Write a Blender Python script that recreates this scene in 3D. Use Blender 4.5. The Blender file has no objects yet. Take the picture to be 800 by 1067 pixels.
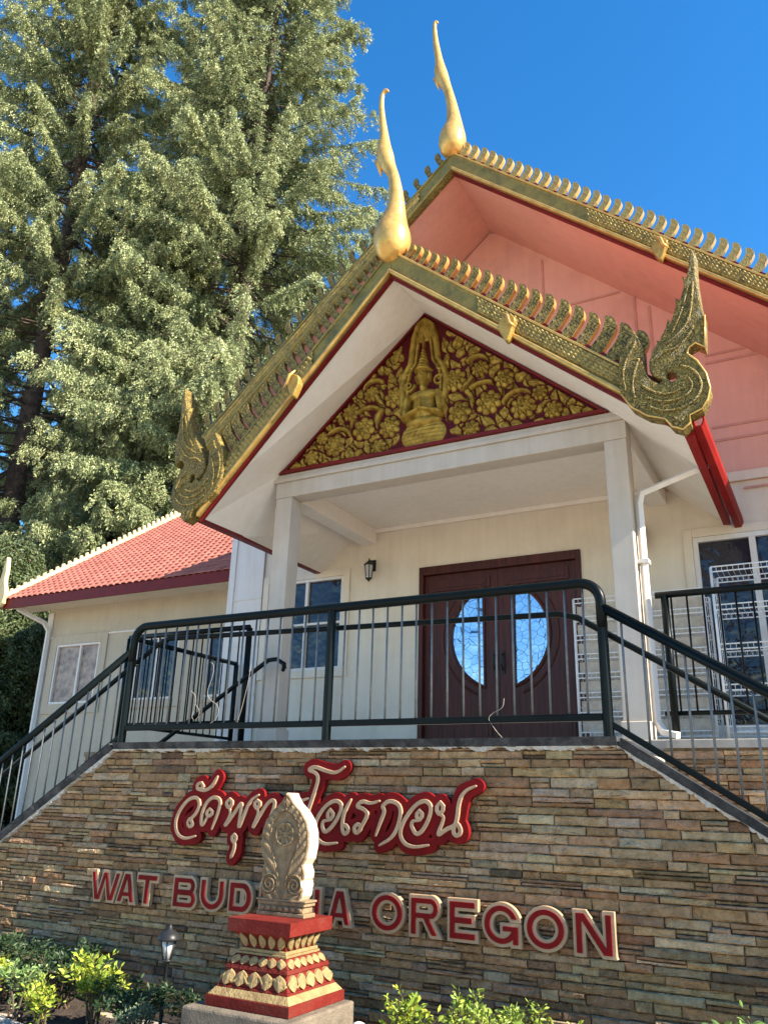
import bpy, math, random
import numpy as np
from mathutils import Vector, Matrix
random.seed(7); rng = np.random.default_rng(7)
SC = bpy.context.scene
COL = SC.collection
# ------------------------------------------------------------ camera (eye at the world origin, X along the facade, Y into depth)
YAW, PIT, ROL, F = math.radians(-29.0177), math.radians(19.6438), math.radians(1.6483), 851.62
_f = np.array([math.sin(YAW)*math.cos(PIT), math.cos(YAW)*math.cos(PIT), math.sin(PIT)])
_r0 = np.array([math.cos(YAW), -math.sin(YAW), 0.0]); _u0 = np.cross(_r0, _f)
_r = math.cos(ROL)*_r0 + math.sin(ROL)*_u0; _u = -math.sin(ROL)*_r0 + math.cos(ROL)*_u0
def P(x, y, Y):
    d = _f + _r*(x-400)/F - _u*(y-533.5)/F
    return d*Y/d[1]
def PX(x, y, Y): return float(P(x, y, Y)[0])
def PZ(x, y, Y): return float(P(x, y, Y)[2])
cd = bpy.data.cameras.new('camera'); cam = bpy.data.objects.new('camera', cd); COL.objects.link(cam)
cd.sensor_fit = 'HORIZONTAL'; cd.sensor_width = 36; cd.lens = F/800*36; cd.clip_start = .05; cd.clip_end = 3000
cam.matrix_world = Matrix(((_r[0], _u[0], -_f[0], 0), (_r[1], _u[1], -_f[1], 0), (_r[2], _u[2], -_f[2], 0), (0, 0, 0, 1)))
SC.camera = cam
GZ = -1.47          # garden ground
# ------------------------------------------------------------ materials
def nd(nt, t, **k):
    n = nt.nodes.new(t)
    for a, v in k.items():
        if a in n.inputs.keys() if isinstance(a, str) else False: n.inputs[a].default_value = v
        else: setattr(n, a, v)
    return n
def rgb(c): return (c[0], c[1], c[2], 1)
def mat(name, c1, c2=None, rough=.6, scale=6, bump=0., bscale=60, metal=0., coat=0., attr=None, detail=6, dirt=None, dscale=2.5, spec=.28, bdist=.02, streak=0.):
    m = bpy.data.materials.new(name); m.use_nodes = True; nt = m.node_tree; L = nt.links
    b = nt.nodes['Principled BSDF']; b.inputs['Roughness'].default_value = rough; b.inputs['Metallic'].default_value = metal
    b.inputs['Coat Weight'].default_value = coat; b.inputs['Specular IOR Level'].default_value = spec
    tc = nt.nodes.new('ShaderNodeTexCoord')
    c2 = c2 or tuple(v*.82 for v in c1)
    n = nt.nodes.new('ShaderNodeTexNoise'); n.inputs['Scale'].default_value = scale; n.inputs['Detail'].default_value = detail; n.inputs['Roughness'].default_value = .6
    L.new(tc.outputs['Object'], n.inputs['Vector'])
    cr = nt.nodes.new('ShaderNodeValToRGB'); cr.color_ramp.elements[0].position = .35; cr.color_ramp.elements[1].position = .65
    cr.color_ramp.elements[0].color = rgb(c2); cr.color_ramp.elements[1].color = rgb(c1)
    L.new(n.outputs['Fac'], cr.inputs['Fac']); col = cr.outputs['Color']
    if attr:
        a = nt.nodes.new('ShaderNodeAttribute'); a.attribute_name = attr
        mx = nt.nodes.new('ShaderNodeMix'); mx.data_type = 'RGBA'; mx.blend_type = 'MULTIPLY'; mx.inputs[0].default_value = 1
        L.new(col, mx.inputs[6]); L.new(a.outputs['Color'], mx.inputs[7]); col = mx.outputs[2]
    if dirt:
        n2 = nt.nodes.new('ShaderNodeTexNoise'); n2.inputs['Scale'].default_value = dscale; n2.inputs['Detail'].default_value = 9; n2.inputs['Roughness'].default_value = .7
        L.new(tc.outputs['Object'], n2.inputs['Vector'])
        r2 = nt.nodes.new('ShaderNodeValToRGB'); r2.color_ramp.elements[0].position = .5; r2.color_ramp.elements[1].position = .72
        L.new(n2.outputs['Fac'], r2.inputs['Fac'])
        mx = nt.nodes.new('ShaderNodeMix'); mx.data_type = 'RGBA'; L.new(r2.outputs['Color'], mx.inputs[0]); L.new(col, mx.inputs[6]); mx.inputs[7].default_value = rgb(dirt); col = mx.outputs[2]
    if streak:      # rain streaks and faded board joints
        mp = nt.nodes.new('ShaderNodeMapping'); mp.inputs['Scale'].default_value = (9, 9, .55); L.new(tc.outputs['Object'], mp.inputs['Vector'])
        n4 = nt.nodes.new('ShaderNodeTexNoise'); n4.inputs['Scale'].default_value = 1.4; n4.inputs['Detail'].default_value = 7; n4.inputs['Roughness'].default_value = .65; L.new(mp.outputs[0], n4.inputs['Vector'])
        r4 = nt.nodes.new('ShaderNodeValToRGB'); r4.color_ramp.elements[0].position = .3; r4.color_ramp.elements[1].position = .62; q = 1-streak; r4.color_ramp.elements[0].color = (q, q*.97, q*.92, 1); r4.color_ramp.elements[1].color = (1, 1, 1, 1); L.new(n4.outputs['Fac'], r4.inputs[0])
        mx = nt.nodes.new('ShaderNodeMix'); mx.data_type = 'RGBA'; mx.blend_type = 'MULTIPLY'; mx.inputs[0].default_value = 1; L.new(col, mx.inputs[6]); L.new(r4.outputs[0], mx.inputs[7]); col = mx.outputs[2]
    L.new(col, b.inputs['Base Color'])
    if bump:
        n3 = nt.nodes.new('ShaderNodeTexNoise'); n3.inputs['Scale'].default_value = bscale; n3.inputs['Detail'].default_value = 5
        L.new(tc.outputs['Object'], n3.inputs['Vector'])
        bp = nt.nodes.new('ShaderNodeBump'); bp.inputs['Strength'].default_value = bump; bp.inputs['Distance'].default_value = bdist
        L.new(n3.outputs['Fac'], bp.inputs['Height']); L.new(bp.outputs['Normal'], b.inputs['Normal'])
    return m
M = {}
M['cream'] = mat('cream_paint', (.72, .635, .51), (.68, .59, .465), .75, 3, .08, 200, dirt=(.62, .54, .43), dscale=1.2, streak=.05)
M['white'] = mat('white_paint', (.74, .70, .65), (.68, .64, .59), .6, 4, .05, 150, dirt=(.60, .57, .52), dscale=2, streak=.10)
M['post'] = mat('post_paint', (.53, .465, .39), (.48, .42, .35), .7, 4, .08, 150, streak=.08)
M['soffit'] = mat('soffit_paint', (.84, .77, .68), (.80, .73, .64), .75, 2, .05, 90, streak=.06)
M['pink'] = mat('bounce_salmon', (.72, .40, .31), (.68, .37, .285), .75, 2.2, .06, 100, dirt=(.60, .32, .25), dscale=1.4, streak=.06)  # reddish bounce from the porch roof put into the gable colour
M['pinkline'] = mat('bounce_salmon_batten', (.60, .31, .24), None, .7, 5, .05, 100)  # battens carry the same bounce tint, a tone darker
M['gold'] = mat('gold_paint', (.72, .44, .13), (.55, .32, .08), .34, 9, .12, 30, metal=.45, dirt=(.42, .22, .07), dscale=5)
M['oldgold'] = mat('tarnished_gold', (.46, .29, .07), (.30, .19, .045), .4, 12, .3, 50, metal=.3)
M['wing'] = mat('shaded_wing_cream', (.50, .43, .32), (.45, .385, .285), .75, 3, .08, 200, dirt=(.42, .36, .27), dscale=1.2, streak=.07)  # cream darkened: shade under the wing's eave put into the wall colour
M['goldleaf'] = mat('carved_gold', (.46, .33, .10), (.26, .19, .06), .42, 30, .6, 70, metal=.25, dirt=(.10, .08, .035), dscale=9)
M['olive'] = mat('olive_board', (.25, .195, .05), (.17, .14, .04), .5, 8, .3, 60, dirt=(.08, .08, .03), dscale=5, spec=.3)
M['red'] = mat('red_paint', (.17, .009, .009), (.12, .007, .007), .5, 6, .1, 90, spec=.25, dirt=(.12, .012, .010), dscale=7)
M['redgutter'] = mat('red_gutter_paint', (.27, .014, .010), (.21, .011, .009), .5, 5, .03, 90, spec=.1)
M['rail'] = mat('dark_green_metal', (.004, .0065, .006), (.003, .005, .005), .34, 12, .0, 120, spec=.12)
M['rod'] = mat('grey_baluster_metal', (.13, .135, .125), (.07, .075, .07), .55, 25, .0, 120, spec=1.0)  # lighter grey than the rail metal, with stronger specular
M['slate'] = mat('coping_stone', (.055, .055, .055), (.022, .022, .023), .8, 14, .6, 70, dirt=(.12, .115, .105), dscale=6)
M['mortar'] = mat('mortar', (.62, .57, .48), (.45, .40, .33), .9, 30, .8, 90)
M['darkback'] = mat('dark_joint_mortar', (.06, .05, .042), None, .95, 20, .5, 90)  # dark mortar behind the facing stones
M['concrete'] = mat('concrete', (.38, .34, .29), (.27, .245, .21), .85, 10, .3, 120, dirt=(.25, .23, .2), dscale=5)
M['pedred'] = mat('weathered_brick_red', (.17, .017, .011), (.11, .012, .008), .75, 9, .35, 60, spec=.12, dirt=(.10, .03, .02), dscale=9)
M['pedgold'] = mat('dull_gold_plaster', (.31, .215, .09), (.20, .135, .055), .7, 18, .5, 60, dirt=(.20, .12, .05), dscale=12)
M['shadecon'] = mat('shaded_concrete', (.19, .15, .105), (.11, .088, .062), .9, 9, .5, 90, dirt=(.09, .075, .06), dscale=4)  # concrete darkened: the plinth's shaded front put into its colour
M['beige'] = mat('sign_beige', (.42, .27, .155), (.34, .215, .12), .55, 12, .1, 90)
M['signred'] = mat('sign_red', (.18, .007, .007), (.13, .006, .006), .6, 9, .06, 80, spec=.08)
M['black'] = mat('black_metal', (.02, .02, .02), None, .4, 12, .05, 100)
M['wire'] = mat('white_wire', (.80, .79, .76), (.70, .69, .66), .4, 20, .0, 50)
M['fabric'] = mat('beige_sheet', (.58, .49, .38), (.44, .37, .29), .9, 20, .4, 200)
M['bark'] = mat('fir_bark', (.115, .08, .06), (.05, .036, .028), .95, 5, .9, 18, bdist=.1)
M['soil'] = mat('soil', (.06, .042, .03), (.03, .022, .017), .95, 12, .8, 60)
M['pave'] = mat('sidewalk', (.42, .39, .35), (.36, .33, .29), .9, 3, .3, 150, dirt=(.28, .26, .23), dscale=2)
M['grassy'] = mat('paved_yard', (.38, .315, .24), (.32, .265, .20), .95, .8, .5, 30)
M['stem'] = mat('shrub_stem', (.10, .07, .045), None, .9, 20, .3, 80)
M['tile'] = mat('red_roof_tile', (.44, .15, .105), (.36, .115, .08), .6, 3, .1, 120, attr='Col')
M['ridge'] = mat('pale_ridge_tile', (.64, .51, .28), (.50, .39, .19), .6, 8, .2, 80)
M['stone'] = mat('ledgestone', (1.05, 1.02, 1), (.66, .62, .57), .9, 17, 1., 42, attr='Col', bdist=.03, spec=.12, detail=10)
M['foliage'] = mat('fir_needles', (1, 1, 1), (.7, .75, .7), .55, .5, 0, 60, attr='Col', spec=.3)
M['leaf'] = mat('shrub_leaf', (1, 1, 1), (.8, .85, .8), .45, 8, 0, 60, attr='Col')
for k in ('foliage', 'leaf'):
    nt = M[k].node_tree; b = nt.nodes['Principled BSDF']; out = nt.nodes['Material Output']
    tr = nt.nodes.new('ShaderNodeBsdfTranslucent'); mx = nt.nodes.new('ShaderNodeMixShader'); mx.inputs[0].default_value = .18
    src = b.inputs['Base Color'].links[0].from_socket
    nt.links.new(src, tr.inputs['Color']); nt.links.new(b.outputs[0], mx.inputs[1]); nt.links.new(tr.outputs[0], mx.inputs[2]); nt.links.new(mx.outputs[0], out.inputs['Surface'])
def marker_stone_mat(name, lo, hi):
    m = mat(name, hi, lo, .8, 22, .4, 110); return m
M['marker'] = marker_stone_mat('sandstone', (.17, .11, .055), (.27, .185, .10))
M['pale'] = mat('sunlit_edge_stone', (.56, .49, .35), (.48, .41, .29), .7, 14, .2, 90)  # slab edges lighter than the faces: sunlit side put into the colour
def door_mat():
    m = bpy.data.materials.new('mahogany'); m.use_nodes = True; nt = m.node_tree; L = nt.links; b = nt.nodes['Principled BSDF']
    tc = nt.nodes.new('ShaderNodeTexCoord'); mp = nt.nodes.new('ShaderNodeMapping'); mp.inputs['Scale'].default_value = (26, 26, 1.6)
    n = nt.nodes.new('ShaderNodeTexNoise'); n.inputs['Scale'].default_value = 2; n.inputs['Detail'].default_value = 8
    cr = nt.nodes.new('ShaderNodeValToRGB'); cr.color_ramp.elements[0].position = .3; cr.color_ramp.elements[1].position = .7
    cr.color_ramp.elements[0].color = (.030, .006, .004, 1); cr.color_ramp.elements[1].color = (.09, .018, .010, 1)
    L.new(tc.outputs['Object'], mp.inputs['Vector']); L.new(mp.outputs[0], n.inputs['Vector']); L.new(n.outputs['Fac'], cr.inputs[0]); L.new(cr.outputs[0], b.inputs['Base Color'])
    b.inputs['Roughness'].default_value = .4; b.inputs['Specular IOR Level'].default_value = .3
    return m
M['door'] = door_mat()
def glass_mat(name, base, refl, came=False, wav=.02):
    m = bpy.data.materials.new(name); m.use_nodes = True; nt = m.node_tree; L = nt.links; b = nt.nodes['Principled BSDF']
    b.inputs['Base Color'].default_value = rgb(base); b.inputs['Roughness'].default_value = .05; b.inputs['Metallic'].default_value = refl; b.inputs['Specular IOR Level'].default_value = .55
    tc = nt.nodes.new('ShaderNodeTexCoord'); n = nt.nodes.new('ShaderNodeTexNoise'); n.inputs['Scale'].default_value = 3.5; n.inputs['Detail'].default_value = 3
    bp = nt.nodes.new('ShaderNodeBump'); bp.inputs['Strength'].default_value = .5; bp.inputs['Distance'].default_value = wav
    L.new(tc.outputs['Object'], n.inputs['Vector']); L.new(n.outputs['Fac'], bp.inputs['Height']); L.new(bp.outputs[0], b.inputs['Normal'])
    if came:
        v = nt.nodes.new('ShaderNodeTexVoronoi'); v.feature = 'DISTANCE_TO_EDGE'; v.inputs['Scale'].default_value = 11
        L.new(tc.outputs['Object'], v.inputs['Vector']); lt = nt.nodes.new('ShaderNodeMath'); lt.operation = 'LESS_THAN'; lt.inputs[1].default_value = .022
        L.new(v.outputs['Distance'], lt.inputs[0]); mx = nt.nodes.new('ShaderNodeMix'); mx.data_type = 'RGBA'
        L.new(lt.outputs[0], mx.inputs[0]); mx.inputs[6].default_value = rgb(base); mx.inputs[7].default_value = (.10, .12, .14, 1); L.new(mx.outputs[2], b.inputs['Base Color'])
    return m
M['oval'] = glass_mat('leaded_glass', (.52, .62, .74), .85, True)
M['glass'] = glass_mat('window_glass', (.022, .022, .03), .05, False, .05)
M['shine'] = mat('curtained_window', (.40, .29, .22), (.16, .11, .09), .25, 9, .15, 30, spec=.4)
M['lampglass'] = glass_mat('lamp_glass', (.5, .5, .48), .2)
def relief_mat():       # gilded carving on a red field, told apart by the height of the carving
    m = bpy.data.materials.new('gilded_relief'); m.use_nodes = True; nt = m.node_tree; L = nt.links; b = nt.nodes['Principled BSDF']
    a = nt.nodes.new('ShaderNodeAttribute'); a.attribute_name = 'Col'
    tc = nt.nodes.new('ShaderNodeTexCoord'); n = nt.nodes.new('ShaderNodeTexNoise'); n.inputs['Scale'].default_value = 14; n.inputs['Detail'].default_value = 8
    L.new(tc.outputs['Object'], n.inputs['Vector'])
    g = nt.nodes.new('ShaderNodeValToRGB'); g.color_ramp.elements[0].position = .35; g.color_ramp.elements[1].position = .65
    g.color_ramp.elements[0].color = (.20, .12, .018, 1); g.color_ramp.elements[1].color = (.42, .275, .05, 1); L.new(n.outputs['Fac'], g.inputs[0])
    mx = nt.nodes.new('ShaderNodeMix'); mx.data_type = 'RGBA'; L.new(a.outputs['Fac'], mx.inputs[0]); mx.inputs[6].default_value = (.085, .006, .008, 1); L.new(g.outputs[0], mx.inputs[7])
    L.new(mx.outputs[2], b.inputs['Base Color']); b.inputs['Roughness'].default_value = .42; b.inputs['Metallic'].default_value = .3; b.inputs['Specular IOR Level'].default_value = .2
    bp = nt.nodes.new('ShaderNodeBump'); bp.inputs['Strength'].default_value = .35; bp.inputs['Distance'].default_value = .01
    n2 = nt.nodes.new('ShaderNodeTexNoise'); n2.inputs['Scale'].default_value = 70; L.new(tc.outputs['Object'], n2.inputs['Vector']); L.new(n2.outputs['Fac'], bp.inputs['Height']); L.new(bp.outputs[0], b.inputs['Normal'])
    return m
M['relief'] = relief_mat()
def naga_mat():       # tarnished gilt scroll carving with bits of green mirror glass
    m = bpy.data.materials.new('mirror_mosaic'); m.use_nodes = True; nt = m.node_tree; L = nt.links; b = nt.nodes['Principled BSDF']
    tc = nt.nodes.new('ShaderNodeTexCoord')
    w = nt.nodes.new('ShaderNodeTexNoise'); w.inputs['Scale'].default_value = 11; w.inputs['Detail'].default_value = 2; w.inputs['Distortion'].default_value = 2.2
    sn = nt.nodes.new('ShaderNodeMath'); sn.operation = 'MULTIPLY'; sn.inputs[1].default_value = 55; s2 = nt.nodes.new('ShaderNodeMath'); s2.operation = 'SINE'
    v = nt.nodes.new('ShaderNodeTexVoronoi'); v.inputs['Scale'].default_value = 70
    for q in (w, v): L.new(tc.outputs['Object'], q.inputs['Vector'])
    L.new(w.outputs['Fac'], sn.inputs[0]); L.new(sn.outputs[0], s2.inputs[0])
    mr_ = nt.nodes.new('ShaderNodeMapRange'); mr_.inputs['From Min'].default_value = -1; L.new(s2.outputs[0], mr_.inputs['Value'])
    cr = nt.nodes.new('ShaderNodeValToRGB'); e = cr.color_ramp.elements; e[0].position = .1; e[0].color = (.06, .045, .013, 1); e[1].position = .9; e[1].color = (.36, .25, .065, 1)
    L.new(mr_.outputs[0], cr.inputs[0])
    c2 = nt.nodes.new('ShaderNodeValToRGB'); e = c2.color_ramp.elements; e[0].color = (.45, .48, .34, 1); e[1].color = (1.25, 1.2, 1, 1); L.new(v.outputs['Color'], c2.inputs[0])
    mx = nt.nodes.new('ShaderNodeMix'); mx.data_type = 'RGBA'; mx.blend_type = 'MULTIPLY'; mx.inputs[0].default_value = 1; L.new(cr.outputs[0], mx.inputs[6]); L.new(c2.outputs[0], mx.inputs[7]); L.new(mx.outputs[2], b.inputs['Base Color'])
    ad = nt.nodes.new('ShaderNodeMath'); ad.operation = 'ADD'; L.new(mr_.outputs[0], ad.inputs[0]); L.new(v.outputs['Distance'], ad.inputs[1])
    bp = nt.nodes.new('ShaderNodeBump'); bp.inputs['Strength'].default_value = .6; bp.inputs['Distance'].default_value = .006; L.new(ad.outputs[0], bp.inputs['Height']); L.new(bp.outputs['Normal'], b.inputs['Normal'])
    b.inputs['Roughness'].default_value = .5; b.inputs['Specular IOR Level'].default_value = .3
    return m
M['naga'] = naga_mat()
# ------------------------------------------------------------ mesh helpers
ORG = {}
def org(p): return ORG.get(p.name, Vector((0, 0, 0))) if p else Vector((0, 0, 0))
def tag(o, label=None, cat=None, group=None, kind=None):
    if label: o['label'] = label
    if cat: o['category'] = cat
    if group: o['group'] = group
    if kind: o['kind'] = kind
    return o
def empty(name, loc, label, cat, group=None):
    o = bpy.data.objects.new(name, None); COL.objects.link(o); o.location = loc; o.empty_display_size = .1
    ORG[o.name] = Vector(loc); return tag(o, label, cat, group)
def raw(name, V, Fc, m, parent=None, smooth=False, col=None, bevel=0, origin=None):
    me = bpy.data.meshes.new(name)
    V = np.asarray(V, dtype=np.float64).reshape(-1, 3)
    og = org(parent) if parent is not None else Vector(origin or (0, 0, 0))
    V = V - np.array(og)
    if isinstance(Fc, np.ndarray):
        k = Fc.shape[1]; n = Fc.shape[0]
        me.vertices.add(len(V)); me.vertices.foreach_set('co', V.ravel()); me.loops.add(n*k); me.loops.foreach_set('vertex_index', Fc.ravel().astype(np.int32))
        me.polygons.add(n); me.polygons.foreach_set('loop_start', np.arange(0, n*k, k, dtype=np.int32)); me.polygons.foreach_set('loop_total', np.full(n, k, dtype=np.int32)); me.update(calc_edges=True)
    else:
        me.from_pydata(V.tolist(), [], Fc)
    if smooth: me.polygons.foreach_set('use_smooth', [True]*len(me.polygons))
    if col is not None:     # one colour per vertex
        a = me.color_attributes.new('Col', 'FLOAT_COLOR', 'POINT'); c = np.ones((len(V), 4), dtype=np.float32); c[:, :3] = np.asarray(col); a.data.foreach_set('color', c.ravel())
    me.materials.append(m); o = bpy.data.objects.new(name, me); COL.objects.link(o)
    if parent is not None: o.parent = parent
    else: o.location = og
    ORG[o.name] = og
    if bevel:
        b = o.modifiers.new('bevel', 'BEVEL'); b.width = bevel; b.segments = 2; b.limit_method = 'ANGLE'; b.angle_limit = math.radians(40); b.harden_normals = False
    return o
class MB:
    def __init__(s): s.v = []; s.f = []
    def add(s, vs, fs):
        n = len(s.v); s.v += [tuple(v) for v in vs]; s.f += [tuple(i+n for i in f) for f in fs]; return s
    def box(s, x0, x1, y0, y1, z0, z1):
        x0, x1 = sorted((x0, x1)); y0, y1 = sorted((y0, y1)); z0, z1 = sorted((z0, z1))
        return s.add([(x0, y0, z0), (x1, y0, z0), (x1, y1, z0), (x0, y1, z0), (x0, y0, z1), (x1, y0, z1), (x1, y1, z1), (x0, y1, z1)],
                     [(0, 3, 2, 1), (4, 5, 6, 7), (0, 1, 5, 4), (1, 2, 6, 5), (2, 3, 7, 6), (3, 0, 4, 7)])
    def frustum(s, cx, cy, h0, h1, z0, z1):
        return s.add([(cx-h0, cy-h0, z0), (cx+h0, cy-h0, z0), (cx+h0, cy+h0, z0), (cx-h0, cy+h0, z0), (cx-h1, cy-h1, z1), (cx+h1, cy-h1, z1), (cx+h1, cy+h1, z1), (cx-h1, cy+h1, z1)],
                     [(0, 3, 2, 1), (4, 5, 6, 7), (0, 1, 5, 4), (1, 2, 6, 5), (2, 3, 7, 6), (3, 0, 4, 7)])
    def prism(s, poly, y0, y1):      # polygon given as (x, z), extruded in y
        n = len(poly); A = sum(poly[i][0]*poly[(i+1) % n][1]-poly[(i+1) % n][0]*poly[i][1] for i in range(n))
        if A < 0: poly = poly[::-1]
        return s.add([(x, y0, z) for x, z in poly]+[(x, y1, z) for x, z in poly], [tuple(range(n)), tuple(range(2*n-1, n-1, -1))]+[(i, i+n, (i+1) % n+n, (i+1) % n) for i in range(n)])
    def slab(s, q, t):               # a quad of 3-D points thickened by the vector t
        q = [Vector(p) for p in q]; t = Vector(t)
        return s.add(q+[p+t for p in q], [(0, 1, 2, 3), (7, 6, 5, 4), (0, 4, 5, 1), (1, 5, 6, 2), (2, 6, 7, 3), (3, 7, 4, 0)])
    def tube(s, pts, r, n=10, cap=True, flat=None):
        pts = [Vector(p) for p in pts]; m = len(pts); R = r if hasattr(r, '__len__') else [r]*m
        T = []
        for i in range(m):
            a = pts[max(i-1, 0)]; b = pts[min(i+1, m-1)]; d = b-a
            if 0 < i < m-1: d = (pts[i]-a).normalized()+(b-pts[i]).normalized()
            T.append(d.normalized() if d.length > 1e-9 else Vector((0, 0, 1)))
        up = Vector((0, 1, 0)) if abs(T[0].y) < .9 else Vector((1, 0, 0))
        u = T[0].cross(up).normalized(); vs = []
        for i in range(m):
            u = (u-T[i]*u.dot(T[i])).normalized(); w = T[i].cross(u)
            k = 1.0
            if 0 < i < m-1:
                c = T[i].dot((pts[i]-pts[i-1]).normalized()); k = 1/max(c, .5)
            for j in range(n):
                a = 2*math.pi*j/n; vs.append(pts[i]+(u*math.cos(a)+w*math.sin(a)*(flat or 1))*R[i])
        fs = [(i*n+j, i*n+(j+1) % n, (i+1)*n+(j+1) % n, (i+1)*n+j) for i in range(m-1) for j in range(n)]
        if cap: fs += [tuple(range(n))[::-1], tuple((m-1)*n+j for j in range(n))]
        return s.add(vs, fs)
    def lathe(s, c, prof, n=20):     # prof: (radius, z)
        vs = [(c[0]+r*math.cos(2*math.pi*j/n), c[1]+r*math.sin(2*math.pi*j/n), c[2]+z) for r, z in prof for j in range(n)]
        m = len(prof); fs = [(i*n+j, i*n+(j+1) % n, (i+1)*n+(j+1) % n, (i+1)*n+j) for i in range(m-1) for j in range(n)]
        fs += [tuple(range(n))[::-1], tuple((m-1)*n+j for j in range(n))]
        return s.add(vs, fs)
    def ball(s, c, r, sc=(1, 1, 1), n=12):
        vs = []; m = n//2
        for i in range(1, m):
            t = math.pi*i/m
            for j in range(n): a = 2*math.pi*j/n; vs.append((c[0]+r*sc[0]*math.sin(t)*math.cos(a), c[1]+r*sc[1]*math.sin(t)*math.sin(a), c[2]+r*sc[2]*math.cos(t)))
        vs += [(c[0], c[1], c[2]+r*sc[2]), (c[0], c[1], c[2]-r*sc[2])]; k = len(vs)
        fs = [(i*n+j, (i+1)*n+j, (i+1)*n+(j+1) % n, i*n+(j+1) % n) for i in range(m-2) for j in range(n)]
        fs += [(k-2, j, (j+1) % n) for j in range(n)]+[(k-1, (m-2)*n+(j+1) % n, (m-2)*n+j) for j in range(n)]
        return s.add(vs, fs)
    def build(s, name, m, parent=None, smooth=False, bevel=0, origin=None): return raw(name, s.v, s.f, m, parent, smooth, None, bevel, origin)
def smooth_by_angle(o, deg=40):
    for p in o.data.polygons: p.use_smooth = True
    me = o.data
    import bmesh
    bm = bmesh.new(); bm.from_mesh(me)
    for e in bm.edges:
        if len(e.link_faces) == 2 and e.calc_face_angle(0) > math.radians(deg): e.smooth = False
    bm.to_mesh(me); bm.free()
    return o
def plate(name, loops, y0, y1, m, parent, bevel=.004, zscale=None, origin=None):
    """loops of (x,z) filled (holes by even-odd) and extruded between y0 (front) and y1 (back)"""
    cu = bpy.data.curves.new(name+'_c', 'CURVE'); cu.dimensions = '2D'; cu.fill_mode = 'BOTH'; cu.extrude = max((y1-y0)/2-bevel, .0005); cu.bevel_depth = bevel; cu.bevel_resolution = 1; cu.offset = -bevel
    for lp in loops:
        sp = cu.splines.new('POLY'); sp.points.add(len(lp)-1)
        for i, (x, z) in enumerate(lp): sp.points[i].co = (x, z, 0, 1)
        sp.use_cyclic_u = True
    ob = bpy.data.objects.new(name+'_c', cu); COL.objects.link(ob); dg = bpy.context.evaluated_depsgraph_get(); dg.update()
    me0 = bpy.data.meshes.new_from_object(ob.evaluated_get(dg)); V = np.array([v.co[:] for v in me0.vertices]); Fc = [tuple(p.vertices) for p in me0.polygons]
    bpy.data.objects.remove(ob); bpy.data.curves.remove(cu); bpy.data.meshes.remove(me0)
    ym = (y0+y1)/2
    W = np.stack([V[:, 0], ym-V[:, 2], V[:, 1]], 1)
    return raw(name, W, Fc, m, parent, origin=origin)
def chaikin(p, it=2, closed=True):
    p = [tuple(q) for q in p]
    for _ in range(it):
        q = []; n = len(p)
        if not closed: q.append(p[0])
        for i in range(n if closed else n-1):
            a = p[i]; b = p[(i+1) % n]
            q.append(tuple(.75*a[k]+.25*b[k] for k in range(len(a)))); q.append(tuple(.25*a[k]+.75*b[k] for k in range(len(a))))
        if not closed: q.append(p[-1])
        p = q
    return p
def contour(Fv, xs, zs, iso=0.):    # marching squares -> closed loops around Fv<iso
    ny, nx = Fv.shape; segs = {}
    S = Fv < iso
    def ip(a, b, fa, fb):
        t = (iso-fa)/(fb-fa); return (a[0]+(b[0]-a[0])*t, a[1]+(b[1]-a[1])*t)
    pts = {}
    act = np.argwhere((S[:-1, :-1].astype(int)+S[1:, :-1]+S[:-1, 1:]+S[1:, 1:]) % 4 != 0)
    for j, i in act:
        c = [(j, i), (j, i+1), (j+1, i+1), (j+1, i)]; s = [S[q] for q in c]; cr = []
        for k in range(4):
            if s[k] != s[(k+1) % 4]:
                a, b = sorted((c[k], c[(k+1) % 4])); key = (a, b)
                if key not in pts: pts[key] = ip((xs[a[1]], zs[a[0]]), (xs[b[1]], zs[b[0]]), Fv[a], Fv[b])
                cr.append((key, s[k]))
        outs = [k for k, ins in cr if ins]; ins_ = [k for k, ins in cr if not ins]
        if len(cr) == 2: segs.setdefault(outs[0], []).append(ins_[0])
        else:
            for q in range(2): segs.setdefault(cr[q*2][0] if cr[q*2][1] else cr[q*2+1][0], []).append(cr[q*2+1][0] if cr[q*2][1] else cr[q*2][0])
    loops = []
    while segs:
        k0 = next(iter(segs)); k = k0; lp = []
        while k in segs:
            lp.append(pts[k]); n = segs[k].pop()
            if not segs[k]: del segs[k]
            k = n
            if k == k0: break
        if len(lp) > 8: loops.append(lp)
    return loops
def stroke_field(strokes, xs, zs):
    X, Z = np.meshgrid(xs, zs); D = np.full(X.shape, 9.)
    for st in strokes:
        for (a, b) in zip(st[:-1], st[1:]):
            ax, az, ar = a; bx, bz, br = b; dx, dz = bx-ax, bz-az; L2 = dx*dx+dz*dz+1e-12
            t = np.clip(((X-ax)*dx+(Z-az)*dz)/L2, 0, 1); D = np.minimum(D, np.hypot(X-ax-t*dx, Z-az-t*dz)-(ar+t*(br-ar)))
    return D
def copy_tree(o, parent=None):
    c = o.copy(); COL.objects.link(c); ORG[c.name] = ORG.get(o.name, Vector((0, 0, 0)))
    if parent is not None: c.parent = parent
    for ch in list(o.children): copy_tree(ch, c)
    return c
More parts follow.
